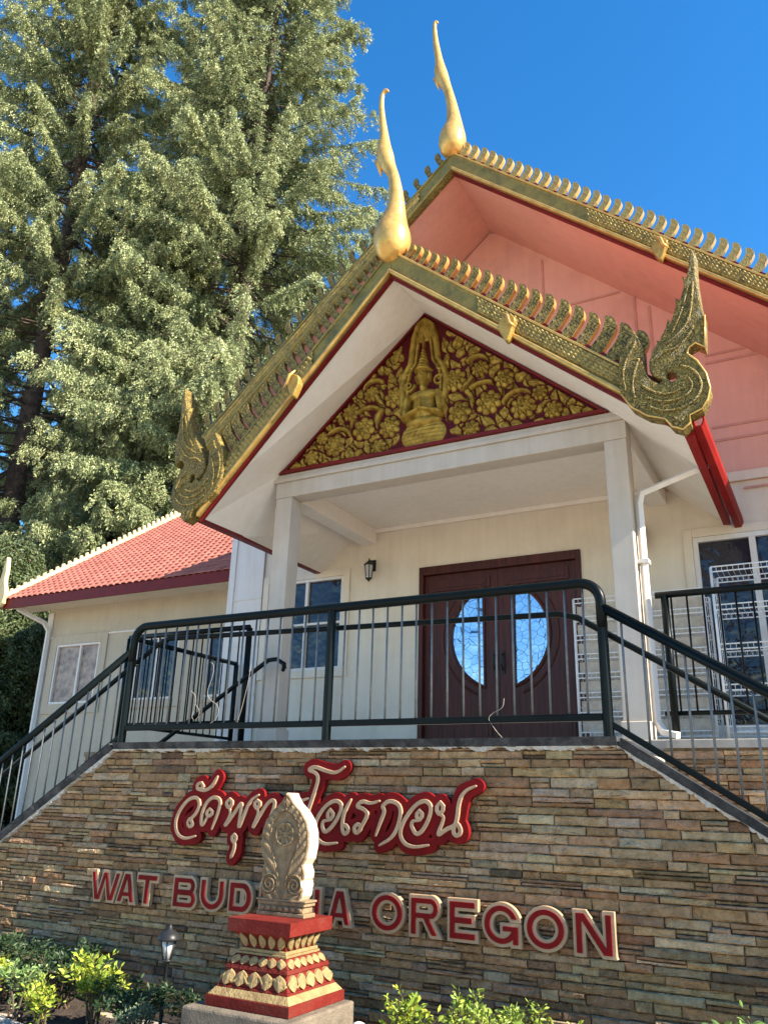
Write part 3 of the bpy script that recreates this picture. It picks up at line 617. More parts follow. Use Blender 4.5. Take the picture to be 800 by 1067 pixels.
# the slab: heightfield carving on both faces inside a traced outline
sm = empty('carved_stone', (CX, CY, -.62), 'leaf-shaped carved sandstone slab with a wheel, standing on the red pedestal', 'carved stone')
half = [(0, .665), (.012, .655), (.045, .61), (.10, .565), (.145, .51), (.166, .45), (.170, .38), (.158, .31), (.135, .275), (.14, .26), (.152, .235), (.148, .205), (.134, .185), (.14, .165), (.146, .14), (.14, .11), (.12, .085)]
Hs = .665
def outl(zr_): return np.interp(zr_, [p[1] for p in half[::-1]], [p[0] for p in half[::-1]])
nx, nz = 130, 240; YF, YB = CY-.005, CY+.09
def carve(u, z):      # x metres from the axis, z metres above base
    x = u; h = np.zeros_like(x); ax = np.abs(x)
    w = outl(z); e = w-ax; h += .010*np.clip(e/.006, 0, 1)*(e < .013)
    wi = np.interp(z, [.10, .14, .20, .28, .35, .42, .50, .545, .57], [.012, .016, .028, .058, .088, .104, .092, .05, .0]); di = wi-ax
    h += .013*np.exp(-((di)/.0055)**2)+.008*np.exp(-((di-.018)/.004)**2)*(di > 0)
    out = (di < -.006) & (e > .013); ph = (z*1.0-ax*.9*np.sign(e))*110; h += np.where(out, .004+.012*np.abs(np.sin(ph*.5))*np.clip(e/.03, 0, 1), 0)
    r = np.hypot(x, z-.435); th = np.arctan2(z-.435, x)
    h += np.where(r < .066, .008, 0)+np.where((r > .016) & (r < .052), -.010*(np.cos(th*8) > -.1), 0)+np.where((r > .057) & (r < .064), .006, 0)
    for sx in (-1, 1):
        cx_, cz_ = sx*.088, .165; rr_ = np.hypot(x-cx_, z-cz_); tt = np.arctan2(z-cz_, (x-cx_)*sx)
        h = np.where(rr_ < .056, .010+.009*np.cos(rr_*260-tt), h)
    return h
zz_ = np.linspace(.085, Hs, nz); uu = np.linspace(-1, 1, nx)
Zg, Ug = np.meshgrid(zz_, uu, indexing='ij'); Xg = Ug*outl(Zg); Hc = carve(Xg, Zg)
fy = YF-Hc; V = np.concatenate([np.stack([CX+Xg, fy, -.62+Zg], -1).reshape(-1, 3), np.stack([CX+Xg, YB+Hc, -.62+Zg], -1).reshape(-1, 3)])
idx = np.arange(nx*nz).reshape(nz, nx); q1 = np.stack([idx[:-1, :-1], idx[:-1, 1:], idx[1:, 1:], idx[1:, :-1]], -1).reshape(-1, 4); N_ = nx*nz; q2 = q1[:, ::-1]+N_
ed = np.concatenate([idx[0, :], idx[1:, -1], idx[-1, -2::-1], idx[-2:0:-1, 0]]); q3 = np.stack([ed, ed+N_, np.roll(ed, -1)+N_, np.roll(ed, -1)], -1)
so = raw('slab', V, np.concatenate([q1, q2, q3]), M['marker'], sm); so.data.materials.append(M['pale']); so.data.polygons.foreach_set('material_index', [0]*(len(q1)*2)+[1]*len(q3))
b = MB()
for (hw, hd, z0, z1_) in ((.165, .06, -.6215, -.60), (.15, .05, -.599, -.565), (.163, .058, -.564, -.545), (.172, .062, -.544, -.532)): b.box(CX-hw, CX+hw, CY+.042-hd, CY+.042+hd, z0, z1_)
b.build('slab_foot', M['marker'], sm, bevel=.004)
b = MB()
for i in range(7): x = CX-.13+i*.043; b.ball((x, CY-.012, -.582), .02, (1, .35, .75))
b.build('lotus_band', M['marker'], sm, True)
# ------------------------------------------------------------ garden lamps
lx, ly = -3.98, 4.50; t = empty('path_lamp', (lx, ly, GZ), 'small black lantern on a short post standing in the shrubs left of the pedestal', 'garden lamp')
b = MB(); GZ0 = GZ; b.lathe((lx, ly, GZ), [(.03, 0), (.03, .03), (.012, .035), (.012, .47), (.02, .475), (.02, .49)], 12); GZ = GZ+.07; b.build('post', M['black'], t, True)
b = MB()
for k in range(6): a = k*math.pi/3; b.tube([(lx+.025*math.cos(a), ly+.025*math.sin(a), GZ+.42), (lx+.052*math.cos(a), ly+.052*math.sin(a), GZ+.545)], .0035, 5)
b.lathe((lx, ly, GZ), [(.03, .415), (.034, .425), (.028, .43)], 12); b.build('cage', M['black'], t, True)
b = MB(); b.lathe((lx, ly, GZ), [(.02, .43), (.044, .54), (.02, .542)], 12); b.build('lamp_glass', M['lampglass'], t, True)
b = MB(); b.lathe((lx, ly, GZ), [(.075, .54), (.078, .55), (.05, .585), (.02, .60), (.012, .62), (.004, .635)], 16); b.build('cap', M['black'], t, True)
GZ = GZ0; lx, ly = -2.42, 4.25; t = empty('ground_spotlight', (lx, ly, GZ), 'small pale spotlight on the ground right of the concrete block', 'spotlight')
b = MB(); b.tube([(lx, ly, GZ), (lx, ly, GZ+.27)], .009, 8); b.build('stake', M['black'], t, True)
b = MB(); b.tube([(lx+.05, ly-.05, GZ+.28), (lx-.01, ly+.02, GZ+.33), (lx-.03, ly+.05, GZ+.345)], [.038, .045, .05], 14); b.build('head', M['wire'], t, True)
b = MB(); b.tube([(lx-.031, ly+.051, GZ+.3455), (lx-.034, ly+.055, GZ+.347)], [.045, .045], 14); b.build('lens', M['lampglass'], t, True)
# ------------------------------------------------------------ temple building
YB_ = 8.36; YPd = 6.53; YG = 5.8; YU = 7.165
tp = empty('temple_building', (-3.15, 8.3, FZ), 'cream temple hall with a salmon gable and a gilded entrance porch', 'temple')
# front wall with openings
ops = []      # (x0,x1,z0,z1)
DX0, DX1, DZ1 = PX(437, 640, YB_), PX(606, 600, YB_), 2.63
WX0, WX1 = -6.30, PX(357, 640, YB_); WZ0, WZ1 = PZ(357, 697, YB_), PZ(340, 602, YB_)
RX0, RX1 = PX(725, 600, YB_), 1.2; RZ0, RZ1 = .72, PZ(722, 561, YB_)
ops = [(DX0, DX1, FZ, DZ1), (WX0, WX1, WZ0, WZ1), (RX0, RX1, RZ0, RZ1)]
WXA, WXB, ZG = -6.95, 3.9, 3.14
def wall_with(b, x0, x1, z0, z1_, y0, y1, ops):
    xs = sorted({x0, x1, *[o[0] for o in ops], *[o[1] for o in ops]})
    for a, c in zip(xs[:-1], xs[1:]):
        o = [q for q in ops if q[0] <= a+1e-6 and q[1] >= c-1e-6]
        if not o: b.box(a, c, y0, y1, z0, z1_)
        else:
            if o[0][2] > z0+.001: b.box(a, c, y0, y1, z0, o[0][2])
            b.box(a, c, y0, y1, o[0][3], z1_)
b = MB(); wall_with(b, WXA, WXB, FZ-.6, ZG, YB_, YB_+.18, ops); b.box(WXA, WXA+.18, YB_+.18, 18, GZ, ZG+.5); b.box(WXB-.18, WXB, YB_+.18, 18, GZ, ZG); b.box(WXA, WXB, 18, 18.2, GZ, ZG)
b.build('wall', M['cream'], tp)
UAx, UAz = -3.16, 7.10; usl = .885
def uz(x): return UAz-usl*abs(x-UAx)
UL, UR = -6.75, 3.9
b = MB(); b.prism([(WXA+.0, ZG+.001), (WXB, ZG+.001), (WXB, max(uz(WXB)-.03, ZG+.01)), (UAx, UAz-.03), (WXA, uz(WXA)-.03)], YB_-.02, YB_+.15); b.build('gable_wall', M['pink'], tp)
b = MB()    # battens and panel mouldings on the gable
yb0, yb1 = YB_-.034, YB_-.0205
def bat(x0, x1, z0, z1_): b.box(x0, x1, yb0, yb1, z0, z1_)
for (px1, px2, py1, py2) in ((565, 567, 272, 320), (661, 663, 308, 350), (676, 681, 320, 372)):
    x = PX((px1+px2)/2, (py1+py2)/2, YB_); bat(x-.012, x+.012, PZ(px2, py2, YB_), PZ(px1, py1, YB_))
for (px1, py1, px2, py2) in ((582, 322, 646, 305), (735, 373, 800, 357), (735, 380, 800, 367), (742, 447, 800, 437), (745, 461, 800, 451), (500, 330, 560, 316)):
    x0, x1 = PX(px1, py1, YB_), PX(px2, py2, YB_); z = (PZ(px1, py1, YB_)+PZ(px2, py2, YB_))/2
    if px2 == 800: x1 = 2.0
    bat(x0, x1, z-.012, z+.012)
zq = PZ(770, 510, YB_); bat(PX(775, 509, YB_), 2.2, zq-.01, zq+.01)
b.build('gable_battens', M['pinkline'], tp)
b = MB(); b.box(PX(700, 545, YB_), WXB, YB_-.045, YB_-.021, ZG-.0, ZG+.10); b.build('band_board', M['cream'], tp, bevel=.004)
# doors
db = MB(); fw = .055
db.box(DX0, DX0+fw, YB_-.03, YB_+.12, FZ, DZ1); db.box(DX1-fw, DX1, YB_-.03, YB_+.12, FZ, DZ1); db.box(DX0+fw, DX1-fw, YB_-.03, YB_+.12, DZ1-.10, DZ1)
db.build('door_frame', M['door'], tp, bevel=.006)
ocx, ocz = PX(521.5, 661, YB_), PZ(521.5, 661, YB_); orad = .5*(PX(572, 661, YB_)-PX(471, 661, YB_)); xmid = (DX0+DX1)/2; ocx = xmid+.0
orz = orad*1.02
for sx in (-1, 1):
    xa, xb = (DX0+fw+.002, xmid-.002) if sx < 0 else (xmid+.002, DX1-fw-.002)
    st_w = .165
    half_arc = [(ocx+sx*(st_w*1.0), ocz+orz*math.sqrt(max(0, 1-(st_w/orad)**2)))]
    a0 = math.acos(st_w/orad)
    arc_ = [(ocx+sx*orad*math.cos(a0-2*a0*i/24), ocz+orz*math.sin(a0-2*a0*i/24)) for i in range(25)]
    outer = [(xa, FZ+.02), (xb, FZ+.02), (xb, DZ1-.102), (xa, DZ1-.102)]
    lf = plate('door', [outer, arc_], YB_+.03, YB_+.075, M['door'], tp, .002)
    gl = MB(); gl.prism([(x, z) for x, z in arc_], YB_+.045, YB_+.055); gl.build('door_glass', M['oval'], lf)
    mo = MB(); loop = [(x+(x-ocx)*.03, YB_+.026, z+(z-ocz)*.03) for x, z in arc_]; mo.tube(loop+[loop[0]], .022, 8)
    loop = [(ocx+(x-ocx)*1.2, YB_+.028, ocz+(z-ocz)*1.2) for x, z in arc_[1:-1]]; mo.tube(loop, .014, 8)
    # panels
    for (pa_, pb_, pc_, pd_) in ((xa+.09, xb-.09, FZ+.13, FZ+.36), (xa+.09, xb-.09, DZ1-.30, DZ1-.17)):
        mo.box(pa_, pb_, YB_+.012, YB_+.029, pc_, pd_); mo.box(pa_+.04, pb_-.04, YB_+.004, YB_+.0115, pc_+.035, pd_-.035)
    mo.build('panel_moulding', M['door'], lf, bevel=.0)
    hd = MB(); hx = xmid+sx*.045; hz = ocz-.30; hd.box(hx-.018, hx+.018, YB_+.018, YB_+.029, hz-.13, hz+.13); hd.tube([(hx, YB_+.02, hz+.09), (hx, YB_-.03, hz+.07), (hx, YB_-.035, hz-.03), (hx, YB_+.02, hz-.09)], .009, 8); hd.build('handle', M['black'], lf)
# windows
def window(x0, x1, z0, z1_, y, par, muls=(), glass='glass', trim=.09, tmat='white', bar=.035, rows=()):
    b = MB(); t_ = bar
    for (a, c, d, e) in ((x0, x0+t_, z0, z1_), (x1-t_, x1, z0, z1_), (x0+t_, x1-t_, z0, z0+t_), (x0+t_, x1-t_, z1_-t_, z1_)): b.box(a, c, y-.012, y+.06, d, e)
    for m_ in muls: b.box(m_-t_*.6, m_+t_*.6, y-.008, y+.055, z0+t_, z1_-t_)
    for r_ in rows: b.box(x0+t_, x1-t_, y-.004, y+.05, r_-.014, r_+.014)
    w = b.build('window', M['white'], par, bevel=.003)
    if trim:
        b = MB(); k = trim
        b.box(x0-k, x0-.001, y-.024, y-.001, z0-k, z1_+k); b.box(x1+.001, x1+k, y-.024, y-.001, z0-k, z1_+k); b.box(x0, x1, y-.024, y-.001, z1_+.001, z1_+k); b.box(x0, x1, y-.024, y-.001, z0-k, z0-.001)
        b.build('window_trim', M[tmat], w, bevel=.004)
    b = MB(); b.box(x0+t_*.5, x1-t_*.5, y+.03, y+.036, z0+t_*.5, z1_-t_*.5); b.build('pane', M[glass], w)
    return w
window(WX0, WX1, WZ0, WZ1, YB_, tp, (PX(318, 650, YB_),), rows=((WZ0+WZ1)/2,), tmat='cream')
window(RX0, RX1, RZ0, RZ1, YB_, tp, (PX(787, 590, YB_),), bar=.05, tmat='cream')
# inside of the hall seen dark through panes is closed by the glass; porch posts
pL0, pL1 = -4.93, -4.73; pR0, pR1 = -1.475, -1.285; BZ0, BZ1 = 3.0, 3.17
for (a, c) in ((pL0, pL1), (pR0, pR1)):
    b = MB(); b.box(a, c, YPd, YPd+.19, FZ+.14, BZ0-.001); b.box(a-.015, c+.015, YPd-.015, YPd+.205, FZ, FZ+.139); b.build('porch_post', M['post'], tp, bevel=.008)
b = MB(); b.box(pL0-.004, pR1+.004, YPd-.004, YPd+.2, BZ0, BZ1); b.build('front_beam', M['post'], tp, bevel=.006)
b = MB(); b.box(pL0-.02, pR1+.02, YPd-.03, YPd+.2, BZ1+.001, BZ1+.04); b.box(pL0-.02, pR1+.02, YPd-.012, YPd+.2, BZ1+.041, BZ1+.088); b.build('beam_cap', M['post'], tp, bevel=.004)
for (a, c) in ((pL0, pL1), (pR0, pR1)):
    b = MB(); b.box(a, c, YPd+.2, YB_-.002, BZ0, BZ1+.02); b.build('side_beam', M['soffit'], tp, bevel=.006)
b = MB(); b.box(pL1-.02, pR0+.02, YPd+.19, YB_-.001, 3.19, 3.23); b.build('porch_ceiling', M['soffit'], tp)
b = MB(); b.box(pL1+.001, pR0-.001, YB_-.04, YB_-.001, 3.14, 3.189); b.build('ceiling_trim', M['soffit'], tp, bevel=.004)
# porch roof: rows of the underside  front / pediment / wall
fA, fL, fR = (-3.20, 4.77), (-5.28, 2.60), (-.725, 2.645)
pLn, pRn, pAp = (-4.90, 3.275), (-1.41, 3.275), (-3.20, 4.785)
def ip2(a, c, t): return tuple(a[k]+(c[k]-a[k])*t for k in range(2))
bA, bL, bR = (-3.20, 4.78), (-5.51, 2.72), (-.76, 2.73)
def at_x(a, c, x): t = (x-a[0])/(c[0]-a[0]); return (x, a[1]+(c[1]-a[1])*t)
rows = []
for y_, A_, Lc, Le, Rc, Re in ((YG+.04, fA, at_x(fA, fL, -4.86), fL, at_x(fA, fR, -1.45), fR), (YPd, pAp, pLn, ip2(fL, bL, .3), pRn, ip2(fR, bR, .3)), (YB_+.1, bA, at_x(bA, bL, -4.95), bL, at_x(bA, bR, -1.35), bR)):
    rows.append([(p[0], y_, p[1]) for p in (Le, Lc, A_, Rc, Re)])
def sheet(rows, cols, thick):
    V = [rows[i][j] for i in range(3) for j in cols]; k = len(cols); n0 = len(V); V += [(x, y, z+thick) for x, y, z in V]
    Fc = []
    for i in range(2):
        for j in range(k-1): a = i*k+j; Fc += [(a, a+1, a+k+1, a+k), (n0+a, n0+a+k, n0+a+k+1, n0+a+1)]
    for j in range(k-1): Fc += [(j, n0+j, n0+j+1, j+1), (2*k+j, 2*k+j+1, n0+2*k+j+1, n0+2*k+j)]
    for i in range(2): Fc += [(i*k, (i+1)*k, n0+(i+1)*k, n0+i*k), (i*k+k-1, n0+i*k+k-1, n0+(i+1)*k+k-1, (i+1)*k+k-1)]
    return V, Fc
V, Fc = sheet(rows, [0, 1, 2, 3, 4], .10); pr = raw('porch_roof', V, Fc, M['soffit'], tp)
V2 = [[(x, y+(.06 if i == 0 else 0), z+.104) for x, y, z in r_] for i, r_ in enumerate(rows)]
V, Fc = sheet(V2, [0, 1, 2, 3, 4], .07); raw('roof_tiles', V, Fc, M['tile'], pr, col=[(1, 1, 1)]*len(V))
# main roof
def uroof(dz, t, m, name, par, y0=YU+.04, y1=18.5, xl_=UL, xr_=UR):
    b = MB()
    b.slab([(UAx, y0, UAz+dz), (xr_, y0, uz(xr_)+dz), (xr_, y1, uz(xr_)+dz), (UAx, y1, UAz+dz)], (0, 0, t))
    b.slab([(xl_, y0, uz(xl_)+dz), (UAx, y0, UAz+dz), (UAx, y1, UAz+dz), (xl_, y1, uz(xl_)+dz)], (0, 0, t))
    return b.build(name, m, par)
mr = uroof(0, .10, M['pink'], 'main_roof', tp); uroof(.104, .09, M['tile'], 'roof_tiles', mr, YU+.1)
# bargeboards with fins
def fin_mesh(th):
    o = [(240, 468), (262, 432), (280, 400), (287, 370), (284, 335), (305, 341), (322, 358), (329, 385), (322, 412), (306, 446), (288, 482)]
    o = [((x-264)/560, (475-y)/560) for x, y in o]; o = chaikin(o, 1)
    b = MB(); b.prism(o, -th/2, th/2); me = bpy.data.meshes.new('roof_fin'); me.from_pydata(b.v, [], b.f); me.materials.append(M['gold']); me.materials.append(M['naga']); me.polygons[0].material_index = 1; me.polygons[1].material_index = 1; return me
finm = fin_mesh(.055); finm2 = fin_mesh(.06)
nagm = fin_mesh(.05); nagm.materials.clear(); nagm.materials.append(M['goldleaf'])
finm2.materials[1] = M['goldleaf']
finm3 = fin_mesh(.055); finm3.materials[0] = M['naga']  # left-hand fins: gold sides turned to dark mosaic for their shade
def fins(par, a, c, y, mesh, n, t0, t1, sc0, sc1, sx, m=None, tilt=0., pw=1., wx=1.):
    ang = math.atan2(c[1]-a[1], c[0]-a[0])
    for i in range(n):
        t = t0+(t1-t0)*(i/(n-1))**pw; x, z = ip2(a, c, t); o = bpy.data.objects.new('roof_fin', mesh); COL.objects.link(o); o.parent = par
        s_ = sc0+(sc1-sc0)*i/(n-1); s_ *= rd.uniform(.96, 1.04)
        o.location = Vector((x, y, z))-org(par); o.scale = (s_*sx*wx, rd.uniform(.9, 1.1), s_); o.rotation_euler = (0, sx*(math.radians(27)-abs(ang if sx > 0 else math.pi-abs(ang)))*-.25+sx*tilt+rd.uniform(-.03, .03), 0)
def board(par, a, c, y, hh, hcut=.48, carve0=None, shade=False):  # shade: left side's shadow put into darker olive and mosaic colours
    """a bargeboard from apex a to eave c (lower inner line), hh high"""
    dx, dz = c[0]-a[0], c[1]-a[1]; L_ = math.hypot(dx, dz); up = (0, hh)
    b = MB(); b.prism([a, c, (c[0], c[1]+hh), (a[0], a[1]+hh)], y-.035, y+.035); bb = b.build('bargeboard', M['olive'], par, bevel=.006)
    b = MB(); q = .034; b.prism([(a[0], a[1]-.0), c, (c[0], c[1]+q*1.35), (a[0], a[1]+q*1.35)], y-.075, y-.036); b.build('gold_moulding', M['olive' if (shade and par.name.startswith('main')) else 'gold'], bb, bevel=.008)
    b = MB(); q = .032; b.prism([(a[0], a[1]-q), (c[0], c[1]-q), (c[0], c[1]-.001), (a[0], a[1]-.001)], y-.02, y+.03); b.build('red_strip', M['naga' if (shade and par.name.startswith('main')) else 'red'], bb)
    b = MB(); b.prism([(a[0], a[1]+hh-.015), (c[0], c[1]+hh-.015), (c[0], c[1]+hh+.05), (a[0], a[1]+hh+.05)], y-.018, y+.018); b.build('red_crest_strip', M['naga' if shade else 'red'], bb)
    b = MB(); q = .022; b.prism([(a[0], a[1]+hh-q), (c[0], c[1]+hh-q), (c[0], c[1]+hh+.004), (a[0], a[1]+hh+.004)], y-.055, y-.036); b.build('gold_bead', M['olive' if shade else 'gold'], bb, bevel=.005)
    # carved scales over the lower stretch
    n_u, n_v = int(L_*(1-hcut)/.008), 22; ux, uz_ = dx/L_, dz/L_
    U_, V_ = np.meshgrid(np.linspace(carve0 or hcut, .985, n_u), np.linspace(.26, .9, n_v)); ss = U_*L_
    row = V_*hh/.036; col_ = ss/.05+.5*np.floor(row); fu = (col_-np.floor(col_))-.5; fv = row-np.floor(row)
    Hh = .030*np.clip(1-np.hypot(fu*1.7, (fv-.35)*1.2)**2, 0, 1)+rng.normal(0, .0025, U_.shape)
    Hh *= np.clip(np.minimum((V_-.26), (.9-V_))*14, 0, 1)
    xx = a[0]+dx*U_; zz = a[1]+dz*U_+V_*hh; yy = y-.036-Hh-.0015
    idx = np.arange(n_u*n_v).reshape(n_v, n_u); qd = np.stack([idx[:-1, :-1], idx[:-1, 1:], idx[1:, 1:], idx[1:, :-1]], -1).reshape(-1, 4)
    if dx < 0: qd = qd[:, ::-1]
    raw('carved_scales', np.stack([xx, yy, zz], -1), qd, M['goldleaf'], bb, smooth=True)
    # hanging leaf cusp
    x, z = ip2(a, c, hcut); sx = 1 if dx > 0 else -1
    b = MB(); pl = [(0, .12), (.05, .13), (.09, .07), (.06, -.0), (.045, -.06), (.005, -.14), (-.035, -.05), (-.06, .02), (-.05, .09)]
    b.prism([(x+sx*p*1.1, z+.03+q*1.0) for p, q in chaikin(pl, 1)], y-.125, y-.04); b.build('leaf_cusp', M['oldgold'], bb, bevel=.015)
    b = MB(); b.tube([(x-sx*.02, y-.13, z+.18), (x+sx*.03, y-.15, z+.13), (x+sx*.05, y-.16, z+.05), (x+sx*.10, y-.14, z+.0)], [.008, .018, .015, .005], 8); b.build('curl', M['gold'], bb, True)
    return bb
HB = .27
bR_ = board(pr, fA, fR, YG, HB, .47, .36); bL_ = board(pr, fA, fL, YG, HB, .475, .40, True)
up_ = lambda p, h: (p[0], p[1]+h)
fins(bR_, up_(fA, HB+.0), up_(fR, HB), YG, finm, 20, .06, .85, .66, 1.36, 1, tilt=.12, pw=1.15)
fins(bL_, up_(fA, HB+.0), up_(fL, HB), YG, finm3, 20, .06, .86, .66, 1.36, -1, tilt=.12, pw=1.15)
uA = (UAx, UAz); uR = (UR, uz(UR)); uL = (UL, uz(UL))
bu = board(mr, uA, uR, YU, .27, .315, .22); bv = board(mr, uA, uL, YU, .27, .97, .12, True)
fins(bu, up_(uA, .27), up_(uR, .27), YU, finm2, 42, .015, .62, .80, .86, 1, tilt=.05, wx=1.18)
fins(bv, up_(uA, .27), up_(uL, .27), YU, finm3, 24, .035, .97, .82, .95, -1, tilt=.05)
# chofa finials: swept spine with changing girth
def chofa(par, pts, y, n=16):
    q = []
    for i, (x, yy, r) in enumerate(pts): p = P(x, yy, y); s_ = (P(x+1, yy, y)-P(x, yy, y))[0]*.92; q.append((p[0], y-.0, p[2], r*s_))
    q = chaikin(q, 2, False); b = MB(); b.tube([(a, b_, c) for a, b_, c, d in q], [d for a, b_, c, d in q], n)
    return b
c1 = [(411, 272, 3), (410, 269, 12), (409, 258, 18.5), (408, 244, 19), (411, 228, 12), (413, 213, 8.6), (412.5, 200, 7), (411, 188, 5.8), (409, 180, 5.6), (404, 172, 7.5), (401, 163, 9), (400, 153, 7), (400.5, 143, 4.6), (399, 130, 3.5), (397.5, 115, 2.8), (397.5, 104, 2.3), (399, 97, 2.3), (402, 93.5, 2.2), (404.5, 95, 1.2)]
b = chofa(tp, c1, YG-.02); ch = b.build('chofa_finial', M['gold'], pr, True)
b = MB(); p = P(394, 163, YG-.02); p2 = P(397, 178, YG-.02); b.tube([P(401, 160, YG-.02), P(394.5, 170, YG-.02), P(397, 184, YG-.02)], [.055, .045, .003], 10); b.build('beak', M['gold'], ch, True)
c2 = [(471, 163, 3), (471, 160, 10), (471, 152, 14.5), (471.5, 141, 14), (473, 130, 9), (472.5, 120, 6.8), (470.5, 108, 5.4), (467.5, 96, 4.6), (464.5, 89, 5.2), (460.5, 81, 7.2), (458.5, 73, 6.4), (457.5, 63, 3.9), (454.5, 48, 3.2), (453, 35, 2.4), (452.5, 26, 2), (454, 22, 1.8), (456, 23.5, 1)]
b = chofa(tp, c2, YU-.02); ch2 = b.build('chofa_finial', M['gold'], mr, True)
b = MB(); b.tube([P(460, 77, YU-.02), P(454, 83, YU-.02), P(457.5, 94, YU-.02)], [.05, .04, .003], 10); b.build('beak', M['gold'], ch2, True)
# hang hong: naga ends of the porch bargeboards
HO = [(35, 720), (45, 620), (80, 560), (108, 500), (120, 482), (150, 520), (172, 570), (176, 620), (178, 670), (192, 720), (225, 758), (262, 774), (280, 756), (235, 735), (208, 700), (206, 660), (225, 592), (250, 553), (246, 535), (262, 540), (298, 462), (308, 418), (326, 435), (352, 352), (350, 302), (376, 315), (398, 228), (384, 180), (410, 195), (424, 110), (432, 28), (460, 60), (466, 180), (488, 320), (512, 400), (514, 575), (462, 552), (427, 575), (415, 610), (470, 650), (520, 720), (542, 800), (530, 860), (500, 912), (430, 948), (434, 990), (395, 1028), (335, 1012), (296, 968), (200, 952), (110, 905), (50, 830)]
HH = [(305, 712), (340, 705), (362, 745), (332, 765), (302, 742)]
def hz(p): q = P(640+p[0]/5.333, 260+p[1]/5.333, YG); return (q[0], q[2])
ho = [hz(p) for p in HO]; hh_ = [hz(p) for p in HH]
xmir = fL[0]+fR[0]-.12
for nm, mir in (('naga_finial', False), ('naga_finial', True)):
    A_ = [((xmir-x) if mir else x, z-(.045 if mir else 0)) for x, z in ho]; B_ = [((xmir-x) if mir else x, z-(.045 if mir else 0)) for x, z in hh_]
    o = plate(nm, [A_, B_], YG-.10, YG+.05, M['naga'], pr, .012)
    # gilded rim following the outer curve
    k0, k1 = 34, len(A_)
    if not mir: b = MB(); b.tube([(x, YG-.098, z) for x, z in A_[k0:k1]], .008, 6); b.build('gilt_rim', M['gold'], o, True)
    # curled crest ridges over the body
    def hq(px_, py_): q = hz((px_, py_)); return (((xmir-q[0]) if mir else q[0]), YG-.104, q[1]-(.045 if mir else 0))
    b = MB()
    for pth in ([(80, 820), (60, 720), (80, 640), (120, 580), (130, 540)], [(130, 860), (110, 780), (130, 700), (150, 640)], [(250, 640), (290, 600), (340, 590), (380, 560), (420, 520), (450, 460)], [(300, 560), (350, 520), (400, 470), (430, 400), (440, 320), (445, 220)],
                [(330, 500), (370, 420), (400, 330), (420, 240)], [(200, 900), (280, 930), (380, 920), (460, 870), (500, 800), (480, 730), (430, 690), (380, 680)], [(190, 850), (270, 880), (360, 870), (430, 830), (450, 780), (420, 740)], [(170, 790), (240, 830), (320, 840), (380, 810), (400, 780)], [(340, 960), (380, 990), (400, 960)]):
        b.tube(chaikin([hq(*p) for p in pth], 2, False), .012, 6, flat=.6)
    b.build('crest_ridges', M['naga'], o, True)
